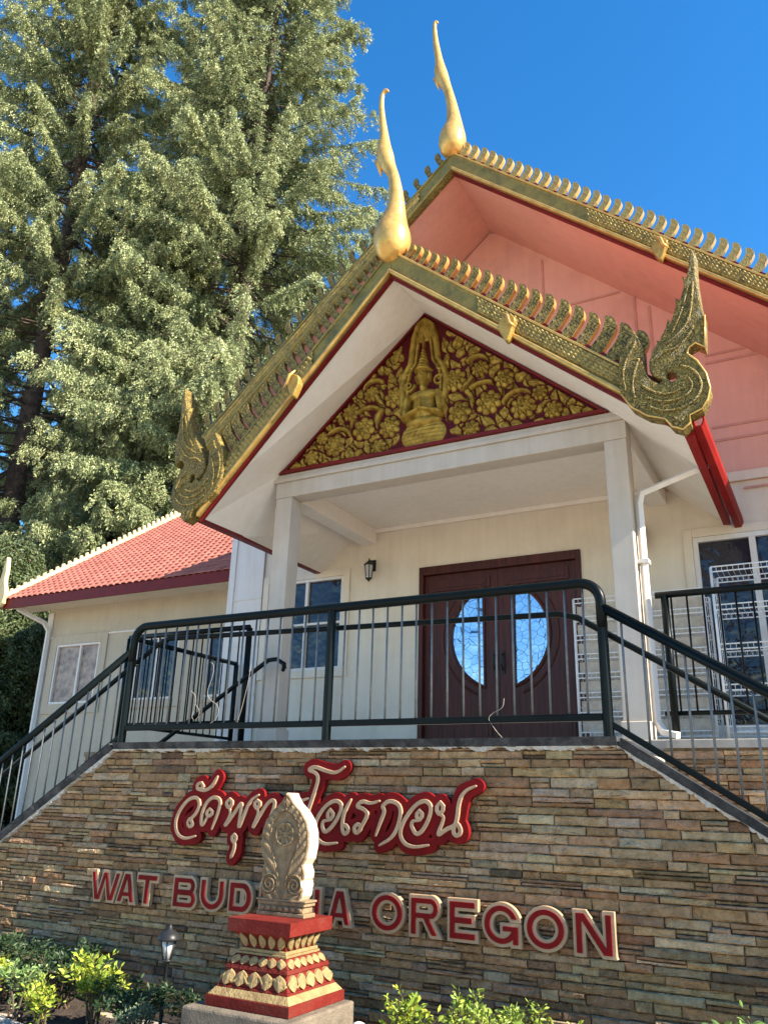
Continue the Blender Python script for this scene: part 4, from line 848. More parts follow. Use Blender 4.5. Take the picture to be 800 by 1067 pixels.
# pediment carving
Lp, Rp, Ap = (-4.86, 3.262), (-1.44, 3.262), (-3.20, 4.755); yP = YPd-.0
b = MB(); b.prism([(Lp[0]-.02, Lp[1]-.002), (Rp[0]+.02, Rp[1]-.002), (Ap[0], Ap[1]+.02)], yP+.012, yP+.10); pdm = b.build('pediment', M['red'], tp)
nx, nz = 620, 300; tt_, ww_ = np.meshgrid(np.linspace(0, 1, nx), np.linspace(0, 1, nz))     # triangular patch
Zp = Lp[1]+.03+(Ap[1]-Lp[1]-.05)*tt_*0
def ped_height(X, Z):
    H = np.zeros_like(X)
    cx = Ap[0]
    def dome(x0, z0, rx, rz, h, p=1.): return h*np.sqrt(np.clip(1-((X-x0)/rx)**2-((Z-z0)/rz)**2, 0, 1))**p
    def flower(x0, z0, R, k=6, rot=0.):
        r = np.hypot(X-x0, Z-z0)/R; th = np.arctan2(Z-z0, X-x0)+rot
        c_ = np.abs(np.cos(th*k/2)); pet = .70+.30*c_**.6; f = np.where(r < pet, .040*(1-(r/pet)**6)*(.55+.45*c_**.5), 0); c2_ = np.abs(np.sin(th*k/2)); p2 = .46+.20*c2_; f = np.where(r < p2, .056*(1-(r/p2)**6)*(.6+.4*c2_**.5), f)
        f = np.where((r > .30) & (r < .36), f*.4, f); f = np.where(r < .34, .05*(1-(r/.34)**2*.4), f); f = np.where(r < .12, .02, f); return f
    def spiral(x0, z0, R, turns, sgn, ph, w=.024, h=.04):
        out = np.zeros_like(X); n_ = 46; 
        for i in range(n_):
            t = i/(n_-1); a = ph+sgn*t*turns*2*math.pi; r = R*(1-.78*t); px_, pz_ = x0+r*math.cos(a), z0+r*math.sin(a); wi = w*(1.15-.5*t)
            d = (X-px_)**2+(Z-pz_)**2; out = np.maximum(out, h*np.sqrt(np.clip(1-d/wi**2, 0, 1)))
        return out
    def leaf(x0, z0, ang, L_, w, h=.04):
        u = (X-x0)*math.cos(ang)+(Z-z0)*math.sin(ang); v = -(X-x0)*math.sin(ang)+(Z-z0)*math.cos(ang); t = np.clip(u/L_, 0, 1)
        wi = w*np.sin(np.pi*t**.7)**.8+1e-4; vv = (v-.25*w*np.sin(t*4))/wi; f = np.where((u > 0) & (u < L_) & (np.abs(vv) < 1), h*(1-vv**2)**.5*(1-.4*(np.abs(vv) < .13)), 0); return f*(.85+.15*np.cos(u*90))
    rr = random.Random(11)
    for sx in (-1, 1):
        F_ = [(.38, .30, .12), (.33, .62, .115), (.68, .34, .13), (.60, .72, .09), (1.02, .22, .125), (1.30, .13, .09), (.50, .10, .09), (.84, .56, .10), (1.18, .33, .075)]
        if sx > 0: F_[1] = (.33, .66, .125)
        for (dx, dz, R, tn, ph) in ((.68, .36, .25, .7, 2.6), (.38, .34, .19, .6, 1.), (1.02, .24, .2, .6, 2.8), (.36, .66, .19, .6, .5), (.60, .74, .15, .6, 2.5), (.84, .56, .15, .5, 1.)):
            H = np.maximum(H, spiral(cx+sx*dx, Lp[1]+dz, R, tn, -sx, ph if sx > 0 else math.pi-ph, .028, .045))
        for i in range(420):
            dx = rr.uniform(.24, 1.6); mz = 1.45*(1-dx/1.70); dz = rr.uniform(.0, max(.03, mz-.04)); a = rr.choice((.5, .9, 2.2, -.4, 1.5))+rr.uniform(-.4, .4); a = a if sx > 0 else math.pi-a
            L_, wl = rr.uniform(.13, .22), rr.uniform(.036, .058); x0, z0 = cx+sx*dx, Lp[1]+.03+dz
            lf_ = leaf(x0, z0, a, L_, wl, .034); big = leaf(x0-math.cos(a)*.012, z0-math.sin(a)*.012, a, L_+.03, wl+.014, 1.)
            if ((big > 0) & (H > 0)).sum() < .5*(big > 0).sum(): H = np.where((big > 0) & (lf_ == 0), 0, H); H = np.maximum(H, lf_)
        for (dx, dz, R, tn, ph) in ((.68, .36, .25, .62, 2.6), (.36, .34, .19, .6, 1.), (1.02, .24, .2, .6, 2.8), (.36, .68, .19, .6, .5), (.60, .74, .15, .6, 2.5)):
            sp_ = spiral(cx+sx*dx, Lp[1]+dz, R, tn, -sx, ph if sx > 0 else math.pi-ph, .022, .055); bg_ = spiral(cx+sx*dx, Lp[1]+dz, R, tn, -sx, ph if sx > 0 else math.pi-ph, .032, 1.)
            H = np.where((bg_ > 0) & (sp_ == 0), H*.1, H); H = np.maximum(H, sp_)
        for (dx, dz, R) in F_:
            a0 = rr.random()*3; k_ = rr.choice((7, 8, 9)); x0, z0 = cx+sx*dx, Lp[1]+dz; H = np.where(np.hypot(X-x0, Z-z0) < R*1.13, 0, H)
            H = np.maximum(H, flower(x0, z0, R*1.08, k_, a0))
    # clear the mandorla, then ring and figure
    rz = Z-Lp[1]
    sh_ = np.interp(rz, [.10, .36, .55, .72, .85, .95, 1.1, 1.25, 1.40, 1.49], [.27, .20, .235, .245, .21, .15, .135, .115, .065, .0])
    H = np.where((np.abs(X-cx) < sh_+.012), 0, H)
    def band(f, w, h=.045): return h*np.sqrt(np.clip(1-(f/w)**2, 0, 1))
    ok = (rz > .34) & (rz < 1.47)
    H = np.where(ok, np.maximum(H, band(np.abs(X-cx)-sh_, .034, .055)), H)
    H = np.where(ok & (rz > .5), np.maximum(H, band(np.abs(X-cx)-sh_+.055, .018, .035)), H)
    H = np.where(rz > 1.18, np.maximum(H, band(np.abs(X-cx), sh_, .03)), H)
    for sx in (-1, 1):
        H = np.maximum(H, spiral(cx+sx*.165, Lp[1]+.70, .065, 1.3, sx, 0, .014, .04)); H = np.maximum(H, spiral(cx+sx*.17, Lp[1]+.86, .05, 1.2, -sx, 1, .012, .04))
    K = 1.15; X0, Z0 = X, Z
    X = cx+(X0-cx)/K; Z = Lp[1]+(Z0-Lp[1])/K; rz = Z-Lp[1]
    def dome(x0, z0, rx, rz_, h, p=1.): return h*np.sqrt(np.clip(1-((X-x0)/rx)**2-((Z-z0)/rz_)**2, 0, 1))**p
    # lotus cushion of small petals
    lot = dome(cx, Lp[1]+.125, .215, .15, .06); pet = np.abs(np.sin((X-cx)*62+np.floor(rz/.035)*1.57))*np.abs(np.cos(rz*90)); H = np.maximum(H, lot*(.72+.28*pet))
    # figure: crossed lap, torso, arms to joined palms, head, crown
    H = np.maximum(H, dome(cx, Lp[1]+.24, .17, .05, .085)); H = np.maximum(H, dome(cx, Lp[1]+.38, .105, .17, .085)); H = np.maximum(H, dome(cx, Lp[1]+.49, .155, .055, .08))
    def limb(ax, az, bx, bz, r0, r1, h):
        dx, dz = bx-ax, bz-az; t = np.clip(((X-ax)*dx+(Z-az)*dz)/(dx*dx+dz*dz), 0, 1); r = r0+(r1-r0)*t; d = np.hypot(X-ax-t*dx, Z-az-t*dz); return h*np.sqrt(np.clip(1-(d/r)**2, 0, 1))
    for sx in (-1, 1):
        H = np.maximum(H, limb(cx+sx*.145, Lp[1]+.48, cx+sx*.17, Lp[1]+.30, .038, .03, .09)); H = np.maximum(H, limb(cx+sx*.17, Lp[1]+.285, cx+sx*.015, Lp[1]+.34, .030, .022, .125))
        H = np.maximum(H, dome(cx+sx*.062, Lp[1]+.66, .014, .045, .07))
    H = np.maximum(H, limb(cx, Lp[1]+.34, cx, Lp[1]+.43, .024, .010, .14))
    H = np.maximum(H, dome(cx, Lp[1]+.56, .035, .05, .08)); H = np.maximum(H, dome(cx, Lp[1]+.655, .058, .078, .115))
    H += .012*np.exp(-((X-cx)/.010)**2-((rz-.655)/.022)**2)*(H > .05); H += .006*np.exp(-((X-cx)/.02)**2-((rz-.612)/.005)**2)
    for sx in (-1, 1): H -= .012*np.exp(-((X-cx-sx*.023)/.013)**2-((rz-.67)/.006)**2)
    H = np.maximum(H, dome(cx, Lp[1]+.725, .085, .022, .13)); H = np.maximum(H, dome(cx, Lp[1]+.755, .062, .022, .12))
    for i in range(6): H = np.maximum(H, dome(cx, Lp[1]+.79+i*.034, .048-.0075*i, .020, .105-.01*i))
    H = np.maximum(H, limb(cx, Lp[1]+.97, cx, Lp[1]+1.08, .011, .004, .06))
    return H
# rows parallel to the base, narrowing to the apex
s_ = np.linspace(0, 1, nz)[:, None]**1.0; xl_ = Lp[0]+(Ap[0]-Lp[0])*s_; xr_ = Rp[0]+(Ap[0]-Rp[0])*s_; zc = Lp[1]+(Ap[1]-Lp[1])*s_
Xp = xl_+(xr_-xl_)*np.linspace(0, 1, nx)[None, :]; Zp = np.repeat(zc, nx, 1); Hp = ped_height(Xp, Zp)
edge = np.minimum(np.minimum((Zp-Lp[1]), 9), np.minimum((Xp-xl_), (xr_-Xp))*.66); Hp = np.where(edge < .028, 0, Hp)
idx = np.arange(nx*nz).reshape(nz, nx); qd = np.stack([idx[:-1, :-1], idx[:-1, 1:], idx[1:, 1:], idx[1:, :-1]], -1).reshape(-1, 4)
cv = np.clip((Hp-.006)/.008, 0, 1).reshape(-1, 1).repeat(3, 1)
raw('gilded_carving', np.stack([Xp, yP-.0-Hp, Zp], -1), qd, M['relief'], pdm, smooth=True, col=cv)
b = MB(); q = .03; b.prism([(Lp[0]-.03, Lp[1]-.001), (Rp[0]+.03, Rp[1]-.001), (Rp[0]-.02, Rp[1]+q), (Lp[0]+.02, Lp[1]+q)], yP-.05, yP-.004)
b.prism([(Lp[0]-.03, Lp[1]+.0), (Lp[0]+.01, Lp[1]), (Ap[0]+.0, Ap[1]-.002), (Ap[0], Ap[1]+.02)], yP-.03, yP-.004); b.prism([(Rp[0]+.03, Rp[1]+.0), (Rp[0]-.01, Rp[1]), (Ap[0], Ap[1]-.002), (Ap[0], Ap[1]+.02)], yP-.0305, yP-.0045)
b.build('red_border', M['red'], pdm, bevel=.003)
# gutters and downpipe
def gutter(par, x, z, y0, y1, sx, w=.13, h=.12, m='redgutter'):
    b = MB(); a = [(0, 0), (w*.7, 0), (w, h*.45), (w, h), (w-.012, h), (w-.012, h*.5), (w*.66, .012), (.012, .012), (.012, h), (0, h)]
    b.prism([(x+sx*p, z+q) for p, q in a], y0, y1); return b.build('gutter', M[m], par)
gutter(pr, fR[0]+.061, fR[1]+.01, YG+.02, YB_-.02, 1, .085, .09); 
b = MB(); b.slab([(fR[0]-.005, YG+.05, fR[1]-.03), (fR[0]+.06, YG+.05, fR[1]-.04), (bR[0]+.06, YB_-.03, bR[1]-.04), (bR[0]-.005, YB_-.03, bR[1]-.03)], (0, 0, .14)); b.build('fascia', M['redgutter'], pr)
b = MB(); b.slab([(fL[0]-.085, YG+.05, fL[1]-.01), (fL[0]+.005, YG+.05, fL[1]-.012), (bL[0]+.005, YB_-.03, bL[1]-.012), (bL[0]-.085, YB_-.03, bL[1]-.01)], (0, 0, .10)); b.build('fascia', M['red'], pr)
dpy = YPd+.10; g0 = P(738, 480, 6.85); e1 = P(663, 517, YPd+.12); 
b = MB(); dx_ = pR1+.045
g0 = P(744, 474, 6.7); g1 = P(738, 484, 6.7); e1 = P(668, 514, 6.63); e2 = P(663, 521, 6.63)
b.tube([g0, g1, e1, (dx_, YPd+.10, e2[2]-.03), (dx_, YPd+.10, FZ+.14), (dx_+.05, YPd+.07, FZ+.06), (dx_+.16, YPd+.02, FZ+.03)], .033, 4); dp = b.build('downpipe', M['white'], tp)
b = MB(); b.box(dx_-.045, dx_+.045, YPd+.05, YPd+.15, 1.9, 1.93); b.build('strap', M['white'], dp)
b = MB(); b.box(-6.94, WX0-.10, YB_-.0325, YB_-.0208, FZ, 3.62); b.build('white_panel', M['white'], tp)
# corner boards and battens of the hall wall left of the porch
b = MB()
for z in np.arange(FZ+.1, 3.0, .62): b.box(-6.93, WX0-.1, YB_-.043, YB_-.033, z, z+.03)
b.box(-6.955, -6.86, YB_-.048, YB_-.0335, FZ, 3.6); b.build('corner_boards', M['white'], tp, bevel=.003)
# wall lanterns
def lantern(x, z, label):
    y = YB_; t = empty('wall_lantern', (x, y, z), label, 'lantern', 'lanterns beside the temple door')
    b = MB(); b.box(x-.035, x+.035, y-.02, y-.001, z-.02, z+.12); b.tube([(x, y-.02, z+.07), (x, y-.08, z+.10), (x, y-.11, z+.07)], .008, 6); b.build('bracket', M['black'], t)
    b = MB(); b.lathe((x, y-.11, z), [(.012, .09), (.03, .07), (.07, .035), (.072, .03), (.01, .029)], 6); b.lathe((x, y-.11, z), [(.004, .12), (.01, .105), (.004, .09)], 8); b.build('cap', M['black'], t)
    b = MB(); b.lathe((x, y-.11, z), [(.035, -.13), (.055, .028), (.01, .028)], 6); b.build('lamp_glass', M['lampglass'], t)
    b = MB()
    for k in range(6): a = k*math.pi/3; b.tube([(x+.037*math.cos(a), y-.11+.037*math.sin(a), z-.132), (x+.058*math.cos(a), y-.11+.058*math.sin(a), z+.03)], .0055, 5)
    b.lathe((x, y-.11, z), [(.005, -.175), (.02, -.15), (.042, -.138), (.042, -.128), (.01, -.127)], 8); b.build('cage', M['black'], t)
lp = P(389, 594, YB_); lantern(float(lp[0]), float(lp[2]), 'black wall lantern between the left window and the red door')
lp = P(668, 560, YB_); lantern(float(lp[0]), float(lp[2]), 'black wall lantern right of the door, almost hidden by the right porch post')
# ------------------------------------------------------------ wire racks beside the door
def rack(label, x0, x1, y0, y1, z0, z1_, n, fab):
    t = empty('wire_rack', ((x0+x1)/2, (y0+y1)/2, z0), label, 'wire rack', 'wire racks on the terrace')
    for x in (x0, x1):
        for y in (y0, y1): b = MB(); b.tube([(x, y, z0), (x, y, z1_)], .012, 8); b.build('upright', M['wire'], t, True)
    for x in (x0, x1):
        b = MB()
        for z in np.arange(z0+.1, z1_, .15): b.tube([(x, y0, z), (x, y1, z)], .0035, 5, False)
        for y in np.linspace(y0+.05, y1-.05, 3): b.tube([(x, y, z0+.1), (x, y, z1_-.05)], .003, 5, False)
        b.build('end_grid', M['wire'], t)
    for i in range(n):
        z = z0+.12+(z1_-z0-.16)*i/(n-1); b = MB()
        for y in (y0, y1):
            for dz in (0, .045): b.tube([(x0, y, z+dz), (x1, y, z+dz)], .006, 6, False)
        for k in range(int((x1-x0)/.045)+1): x = x0+k*.045; b.tube([(x, y0, z+.045), (x, y0, z), (x, y1, z), (x, y1, z+.045)], .0019, 4, False)
        sh_ = b.build('wire_shelf', M['wire'], t)
        if fab and i < n-1:
            b = MB(); k = 30; yy = y0+.012
            V = []
            for j in range(k+1):
                u = x0+.02+(x1-x0-.04)*j/k; w = .006*math.sin(j*1.9)+.004*math.sin(j*.7+i); V += [(u, yy+.02+w, z+.05), (u, yy+.02+w, z+.05+(z1_-z0)/n-.075)]
            Fc = [(2*j, 2*j+2, 2*j+3, 2*j+1) for j in range(k)]
            raw('folded_cloth', V, Fc, M['fabric'], sh_, smooth=True)
    return t
rack('tall white wire rack filled with pale sheets, standing right of the door', PX(601, 700, 7.75), PX(741, 700, 7.75), 7.75, 8.15, FZ, PZ(720, 614, 7.75), 8, True)
rack('open white wire rack in front of the right-hand window', PX(752, 700, 7.4), PX(752, 700, 7.4)+.95, 7.4, 7.8, FZ, PZ(755, 590, 7.4), 5, False)
# ------------------------------------------------------------ side wing on the left
YW = 9.6; YE = 8.98
sw = empty('side_wing', (-9.5, YW, GZ), 'low cream side building with a red tiled roof at the left', 'building')
sx0, sx1 = PX(46, 680, YW), -6.2; ez = PZ(125, 619, YE)
a1 = (PX(56, 700, YW), PX(101, 700, YW), PZ(80, 733, YW), PZ(80, 671, YW)); a2 = (PX(140, 700, YW), PX(184, 700, YW), PZ(160, 729, YW), PZ(160, 664, YW)); a3 = (PX(214, 700, YW), PX(246, 700, YW), PZ(230, 726, YW), PZ(230, 662, YW))
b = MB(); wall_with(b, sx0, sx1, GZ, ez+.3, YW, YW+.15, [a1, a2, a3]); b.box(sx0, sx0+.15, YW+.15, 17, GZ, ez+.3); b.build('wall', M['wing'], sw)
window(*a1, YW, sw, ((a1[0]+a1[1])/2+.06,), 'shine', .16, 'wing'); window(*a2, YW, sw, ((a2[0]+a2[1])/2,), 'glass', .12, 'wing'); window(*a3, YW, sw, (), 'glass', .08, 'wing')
b = MB(); b.box(sx0-.015, sx0+.12, YW-.02, YW-.001, GZ, ez+.0); b.box(sx0+.12, sx1, YW-.018, YW-.0005, PZ(120, 660, YW), PZ(120, 660, YW)+.03); b.build('trim_boards', M['white'], sw, bevel=.004)
lxw, yr_, zr_ = PX(6, 622, YE), 13.2, ez+.16+(13.2-YE)*.70
# curved clay tiles, laid row over row
TV, TF, TC = [], [], []; pit = .135; rl = math.hypot(yr_-YE, zr_-ez-.16); nr = int(rl/.17); ncol = int((-5.9-lxw)/pit); dyr, dzr = (yr_-YE)/rl, (zr_-ez-.16)/rl
for r_ in range(nr+1):
    for c_ in range(ncol+1):
        xo = lxw+c_*pit+(pit/2 if r_ % 2 else 0); s0 = r_*.17-.03; n0 = len(TV); v = random.uniform(.82, 1.12); K = 6
        for t_ in (0, 1, 2):
            for k in range(K+1):
                a = math.pi*k/K; hx = -math.cos(a)*pit*.5; hz_ = .035*math.sin(a)*1.0+.018*(1-t_*.5 if t_ < 2 else 0)
                s_1 = s0+(0 if t_ < 2 else .19)-(0.02*math.sin(a) if t_ < 2 else 0); hz_ += (-.022 if t_ == 0 else .0)
                TV.append((xo+hx, YE+dyr*s_1-dzr*hz_, ez+.16+dzr*s_1+dyr*hz_)); TC.append((v, v*random.uniform(.96, 1.04), v))
        for t_ in (0, 1):
            for k in range(K): p = n0+t_*(K+1)+k; TF.append((p, p+1, p+K+2, p+K+1))
rf = MB(); rf.slab([(lxw+.03, YE+.02, ez+.10), (-5.9, YE+.02, ez+.10), (-5.9, yr_, zr_-.06), (lxw+.03, yr_, zr_-.06)], (0, 0, .05)); rf.slab([(lxw+.03, yr_, zr_-.06), (-5.9, yr_, zr_-.06), (-5.9, 17.4, ez+.1), (lxw+.03, 17.4, ez+.1)], (0, 0, .05))
rfo = rf.build('roof', M['red'], sw); raw('clay_tiles', TV, TF, M['tile'], rfo, smooth=True, col=TC)
b = MB(); b.box(lxw, -5.9, YE-.03, YE+.0, ez-.02, ez+.15); b.build('fascia', M['red'], sw, bevel=.004)
b = MB(); b.slab([(lxw, YE, ez+.02), (-5.9, YE, ez+.02), (-5.9, YW, ez+.06), (lxw, YW, ez+.06)], (0, 0, .02)); b.build('soffit', M['cream'], sw)
b = MB()
b.slab([(lxw-.05, YE-.05, ez+.02), (lxw+.02, YE-.05, ez+.02), (lxw+.02, yr_, zr_-.12), (lxw-.05, yr_, zr_-.12)], (0, 0, .22)); b.build('rake_board', M['ridge'], rfo, bevel=.005)
k = 34
for i in range(k):
    t_ = i/(k-1); y = YE+.1+(yr_-YE-.1)*t_; z = ez+.16+(zr_-ez-.16)*t_*1.0+.03
    b = MB(); b.tube([(lxw-.03, y, z), (lxw-.03, y+.03, z+.10), (lxw-.03, y+.0, z+.19)], [.06, .052, .03], 8); b.build('ridge_tile', M['ridge'], rfo, True)
b = MB(); b.prism([(p[0]*.5+lxw-.02, p[1]) for p in []] or chaikin([(lxw-.16, ez+.02), (lxw+.08, ez), (lxw+.13, ez+.26), (lxw+.04, ez+.46), (lxw+.06, ez+.66), (lxw+.0, ez+.98), (lxw-.05, ez+.64), (lxw-.10, ez+.42), (lxw-.19, ez+.26)], 1), YE-.12, YE-.04); b.build('corner_finial', M['ridge'], rfo, bevel=.02)
b = MB(); dxp = PX(44, 700, YW-.05); b.tube([(dxp-.3, YE+.1, ez+.0), (dxp-.02, YW-.15, ez-.2), (dxp, YW-.06, ez-.32), (dxp, YW-.06, GZ)], .045, 4); b.build('downpipe', M['white'], sw)
# ------------------------------------------------------------ foliage
def quads(C, A, B, colr, droop=None):
    """leaf quads: centre C, half-axis vectors A (long) and B (wide)"""
    n = len(C); V = np.empty((n, 4, 3)); V[:, 0] = C-A; V[:, 1] = C+B*1.0; V[:, 2] = C+A; V[:, 3] = C-B*1.0
    return V.reshape(-1, 3), np.arange(n*4).reshape(n, 4), np.repeat(colr, 4, 0)
def unit(v): return v/np.maximum(np.linalg.norm(v, axis=-1, keepdims=True), 1e-9)
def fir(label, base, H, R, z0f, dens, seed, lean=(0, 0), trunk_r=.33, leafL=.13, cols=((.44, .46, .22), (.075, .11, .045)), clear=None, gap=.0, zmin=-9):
    g = np.random.default_rng(seed); t = empty('fir_tree', base, label, 'tree', 'tall fir trees behind the temple')
    bx_, by_, bz_ = base
    b = MB(); k = 14; pts = [(bx_+lean[0]*(i/k)+.12*math.sin(i*1.3+seed), by_+lean[1]*(i/k)+.1*math.cos(i*1.7+seed), bz_+H*i/k) for i in range(k+1)]
    b.tube(pts, [trunk_r*(1-.92*(i/k))+.02 for i in range(k+1)], 12); b.build('trunk', M['bark'], t, True)
    br = MB(); Cs, As, Bs, Ks = [], [], [], []
    z = z0f*H
    while z < H*.985:
        f = (z/H-z0f)/(1-z0f); prof = (min(1, (f+.12)*4))**.6*(1-f)**.72
        nb = max(3, int(5*dens)); z += g.uniform(.16, .34)*(H/30)/max(dens, .3)**.3
        for _ in range(nb):
            if z+bz_ < zmin: continue
            if g.random() < gap: continue
            az = g.uniform(0, 2*math.pi)
            if clear and clear[0] < z < clear[1] and math.cos(az-math.atan2(-by_, -bx_)) > clear[2] and g.random() < .85: continue
            L_ = R*prof*g.uniform(.55, 1.12)+.25; zz0 = z+g.uniform(-.15, .15)
            fr_ = zz0/H*k; i0 = min(int(fr_), k-1); p0 = np.array(pts[i0])+(np.array(pts[i0+1])-np.array(pts[i0]))*(fr_-i0)
            el = math.radians(g.uniform(-24, 4)+28*f); d = np.array([math.cos(az)*math.cos(el), math.sin(az)*math.cos(el), math.sin(el)])
            ns = 5; bp = [p0+d*L_*s-np.array([0, 0, .16*L_*(s**1.5)*(1-f)])+np.array([0, 0, .07*L_*s**4]) for s in np.linspace(0, 1, ns+1)]
            br.tube(bp, [.045*(L_/R)+.012, .035*(L_/R)+.01, .02, .014, .009, .005], 5, False)
            # twigs: short side shoots carrying sprays, hanging a little
            nt_ = int(L_*12.5*dens**.5)+6; s = g.uniform(.16, 1.02, nt_)**.8; bpA = np.array(bp); q = np.clip(s*ns, 0, ns-.001); i_ = q.astype(int); base_p = bpA[i_]+(bpA[np.minimum(i_+1, ns)]-bpA[i_])*(q-i_)[:, None]
            side = np.array([-math.sin(az), math.cos(az), 0]); sg = g.choice((-1, 1), nt_)[:, None]; tl = (.22+.52*L_/R*(1-s*.6))*g.uniform(.55, 1.2, nt_)*1.1
            td = unit(side*sg*g.uniform(.4, 1.1, (nt_, 1))+d*g.uniform(.35, 1., (nt_, 1))+np.array([0, 0, -1])*g.uniform(.15, 1.25, (nt_, 1)))
            m_ = 46; u = g.uniform(0.02, 1, (nt_, m_, 1)); C = base_p[:, None]+td[:, None]*tl[:, None, None]*u+np.array([0, 0, -1.])*(.26*u**2)
            C += g.normal(0, .045, C.shape)
            ld = unit(td[:, None]*.8+g.normal(0, .55, C.shape)+np.array([0, 0, -.45])); wd = unit(np.cross(ld, g.normal(0, 1, C.shape)))
            ll = leafL*.52*g.uniform(.55, 1.25, (nt_, m_, 1)); Cs.append(C.reshape(-1, 3)); As.append((ld*ll*.5*1.1).reshape(-1, 3)); Bs.append((wd*ll*.2).reshape(-1, 3))
            kk = np.clip(.55*s[:, None]+g.normal(.12, .25, (nt_, 1))+g.normal(0, .22, (nt_, m_))+.25*u[:, :, 0], 0, 1); Ks.append(kk.reshape(-1))  # darker inside, paler at the tips: crown light and shade in needle colour
    for _ in range(int(22*dens)):      # bare dead twigs on the trunk
        zz0 = g.uniform(.12, .75)*H; fr_ = zz0/H*k; i0 = min(int(fr_), k-1); p0 = np.array(pts[i0])+(np.array(pts[i0+1])-np.array(pts[i0]))*(fr_-i0); az = g.uniform(0, 6.28); L_ = g.uniform(.8, 2.4)
        d = np.array([math.cos(az), math.sin(az), g.uniform(-.5, .2)]); br.tube([p0, p0+d*L_*.5, p0+d*L_+np.array([g.normal(0, .15), g.normal(0, .15), g.normal(0, .15)])], [.022, .014, .004], 4, False)
    br.build('branches', M['bark'], t)
    C, A, B, K_ = np.concatenate(Cs), np.concatenate(As), np.concatenate(Bs), np.concatenate(Ks)
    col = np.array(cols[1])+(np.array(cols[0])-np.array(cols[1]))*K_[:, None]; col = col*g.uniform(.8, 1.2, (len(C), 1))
    brown = g.random(len(C)) < .025; col[brown] = (.16, .10, .05)
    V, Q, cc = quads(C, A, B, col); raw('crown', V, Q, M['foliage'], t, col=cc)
    return len(C)
tot = 0
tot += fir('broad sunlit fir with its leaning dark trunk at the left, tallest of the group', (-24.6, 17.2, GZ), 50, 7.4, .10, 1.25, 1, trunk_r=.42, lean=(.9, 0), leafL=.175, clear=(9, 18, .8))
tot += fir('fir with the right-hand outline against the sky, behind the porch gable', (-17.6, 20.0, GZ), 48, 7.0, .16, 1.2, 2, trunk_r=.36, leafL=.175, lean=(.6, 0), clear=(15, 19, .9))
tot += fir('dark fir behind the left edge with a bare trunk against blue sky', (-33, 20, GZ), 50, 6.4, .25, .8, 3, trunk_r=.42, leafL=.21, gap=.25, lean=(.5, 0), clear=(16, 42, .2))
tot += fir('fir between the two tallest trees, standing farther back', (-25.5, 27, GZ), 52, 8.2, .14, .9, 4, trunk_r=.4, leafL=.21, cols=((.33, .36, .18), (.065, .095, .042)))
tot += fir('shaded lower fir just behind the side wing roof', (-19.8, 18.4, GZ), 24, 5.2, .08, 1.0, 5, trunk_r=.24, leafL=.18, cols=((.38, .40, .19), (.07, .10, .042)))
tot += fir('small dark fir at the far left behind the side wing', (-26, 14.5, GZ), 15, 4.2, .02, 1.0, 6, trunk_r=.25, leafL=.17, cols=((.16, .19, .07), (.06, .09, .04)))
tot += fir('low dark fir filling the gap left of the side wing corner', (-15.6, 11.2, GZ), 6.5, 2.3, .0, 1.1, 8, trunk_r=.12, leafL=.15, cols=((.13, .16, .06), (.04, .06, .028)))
print('leaf quads', tot)
# shrubs in the bed
def shrub(label, name, cx, cy, h, r, n, leaf, c1, c2, seed, stems=7, broad=.42, up=.5, group='shrubs in front of the stone wall'):
    g = np.random.default_rng(seed); t = empty(name, (cx, cy, GZ), label, 'shrub', group); b = MB(); tips = []
    for i in range(stems):
        a = g.uniform(0, 6.28); rr_ = r*g.uniform(.3, 1); tip = np.array([cx+rr_*math.cos(a), cy+rr_*math.sin(a)*.8, GZ+h*g.uniform(.6, 1)]); b0 = np.array([cx+g.normal(0, .03), cy+g.normal(0, .03), GZ]); mid = (b0+tip)/2+np.array([0, 0, h*.12])
        b.tube([b0, mid, tip], [.008, .006, .003], 5); tips.append((b0, mid, tip))
        for j in range(3):
            t2 = mid+(tip-mid)*g.uniform(.1, .8); e = t2+np.array([g.normal(0, r*.3), g.normal(0, r*.3), h*g.uniform(.05, .25)]); b.tube([t2, e], [.004, .002], 4); tips.append((t2, (t2+e)/2, e))
    b.build('stems', M['stem'], t)
    Cs, Ax, Bx = [], [], []
    per = int(n*1.5)//len(tips)
    for (p, m_, e) in tips:
        for j in range(per):
            u = g.uniform(.25, 1)**.6; c = m_+(e-m_)*u if g.random() < .75 else p+(m_-p)*g.uniform(.5, 1)
            d = unit(np.array([g.normal(0, 1), g.normal(0, 1), g.uniform(-.1, 1.2)*up*2])); c = c+d*leaf*.7+g.normal(0, .012, 3); w = unit(np.cross(d, g.normal(0, 1, 3))); l_ = leaf*.68*g.uniform(.5, 1.3); Cs.append(c); Ax.append(d*l_*.5); Bx.append(w*l_*broad*.5)
    C, A, B = np.array(Cs), np.array(Ax), np.array(Bx); k = g.random((len(C), 1)); col = np.array(c2)+(np.array(c1)-np.array(c2))*k; col *= g.uniform(.8, 1.2, (len(C), 1))
    # leaves folded along the midrib: two triangles each side
    n_ = len(C); nrm = unit(np.cross(A, B))*np.linalg.norm(B, axis=1, keepdims=True)*.35
    V = np.stack([C-A, C-A*.2+B+nrm, C+A*.45+B*.75+nrm, C+A, C+A*.45-B*.75+nrm, C-A*.2-B+nrm, C-A*.1, C+A*.5], 1).reshape(-1, 3); o_ = (np.arange(n_)*8)[:, None]
    Q = np.concatenate([o_+np.array([[0, 6, 7, 1]])*1, o_+np.array([[1, 7, 3, 2]]), o_+np.array([[0, 5, 7, 6]]), o_+np.array([[5, 4, 3, 7]])], 0)
    raw('leaves', V, Q, M['leaf'], t, col=np.repeat(col, 8, 0)); return t
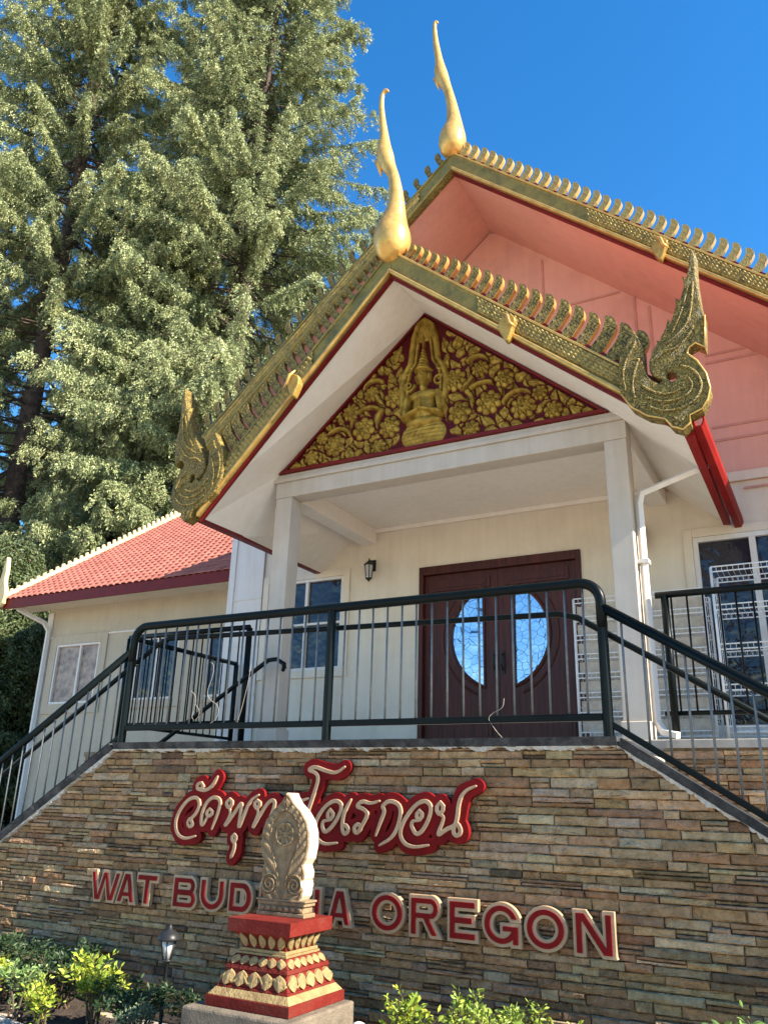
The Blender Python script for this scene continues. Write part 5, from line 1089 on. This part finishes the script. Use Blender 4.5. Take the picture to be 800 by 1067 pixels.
DG, DG2 = (.05, .085, .03), (.02, .04, .018); YG1, YG2 = (.42, .42, .05), (.16, .26, .03)
shrub('dark green shrub at the far left foot of the stone wall', 'shrub', -5.75, 4.72, .44, .42, 1500, .055, DG, DG2, 21, 14)
shrub('dark leafy shrub second from the left against the wall', 'shrub', -5.15, 4.78, .40, .36, 1200, .055, DG, DG2, 22, 12)
shrub('yellow-green sunlit shrub at the left corner by the sidewalk', 'shrub', -5.55, 4.45, .34, .2, 520, .055, YG1, YG2, 23, 9)
shrub('pale green sprawling shrub by the sidewalk, between two yellow ones', 'shrub', -5.15, 4.4, .34, .18, 420, .05, (.30, .38, .14), (.1, .2, .05), 24, 8)
shrub('bright yellow-green shrub, tallest of the lit ones left of the lamp', 'shrub', -4.55, 4.5, .46, .22, 620, .06, YG1, YG2, 25, 9)
shrub('low yellow-green shrub in front of the tallest lit one', 'shrub', -4.72, 4.22, .30, .16, 420, .05, YG1, YG2, 26, 8)
shrub('dark shrub around the foot of the garden lamp', 'shrub', -4.15, 4.45, .33, .3, 1100, .05, DG, DG2, 27, 12)
shrub('dark shrub between the lamp and the concrete block', 'shrub', -3.72, 4.62, .30, .26, 900, .05, DG, DG2, 28, 11)
shrub('tiny-leaved grey-green shrub at the lamp post foot', 'shrub', -3.92, 4.25, .30, .15, 380, .035, (.2, .26, .16), (.07, .11, .05), 29, 7)
shrub('sunlit yellow-green shrub just right of the spotlight', 'shrub', -2.18, 4.42, .50, .17, 420, .055, YG1, YG2, 31, 8)
shrub('bushy yellow-green shrub in the middle of the bed right of the pedestal', 'shrub', -1.82, 4.5, .52, .30, 1300, .045, (.34, .38, .06), (.12, .2, .03), 32, 11)
shrub('low sunlit shrub at the right end of the middle clump', 'shrub', -1.40, 4.5, .46, .18, 380, .045, YG1, YG2, 33, 7)
shrub('young leafy shrub alone under the letter N at the right', 'shrub', -.60, 4.6, .60, .19, 300, .07, (.26, .36, .10), (.12, .2, .04), 34, 7, .38)
# ------------------------------------------------------------ light
SUN_AZ, SUN_EL = math.radians(-2), math.radians(36)     # azimuth measured from +X towards +Y
sd = Vector((math.cos(SUN_EL)*math.cos(SUN_AZ), math.cos(SUN_EL)*math.sin(SUN_AZ), math.sin(SUN_EL)))
sl = bpy.data.lights.new('sun', 'SUN'); sl.energy = 5.0; sl.angle = math.radians(.5); sl.color = (1, .92, .79); so_ = bpy.data.objects.new('sun', sl); COL.objects.link(so_)
so_.rotation_euler = (-sd).to_track_quat('-Z', 'Y').to_euler(); so_.location = (0, 0, 40)
w = bpy.data.worlds.new('World'); SC.world = w; w.use_nodes = True; nt = w.node_tree; bg = nt.nodes['Background']
sky = nt.nodes.new('ShaderNodeTexSky'); sky.sky_type = 'NISHITA'; sky.sun_disc = False; sky.sun_elevation = SUN_EL
sky.sun_rotation = math.atan2(sd.x, sd.y); sky.air_density = 1.0; sky.dust_density = 0; sky.ozone_density = 3.0
hs = nt.nodes.new('ShaderNodeHueSaturation'); hs.inputs['Saturation'].default_value = 1.32; nt.links.new(sky.outputs[0], hs.inputs['Color']); nt.links.new(hs.outputs[0], bg.inputs[0]); bg.inputs[1].default_value = .096
SC.view_settings.view_transform = 'Standard'; SC.view_settings.look = 'None'; SC.view_settings.gamma = 1; SC.view_settings.exposure = 1.72
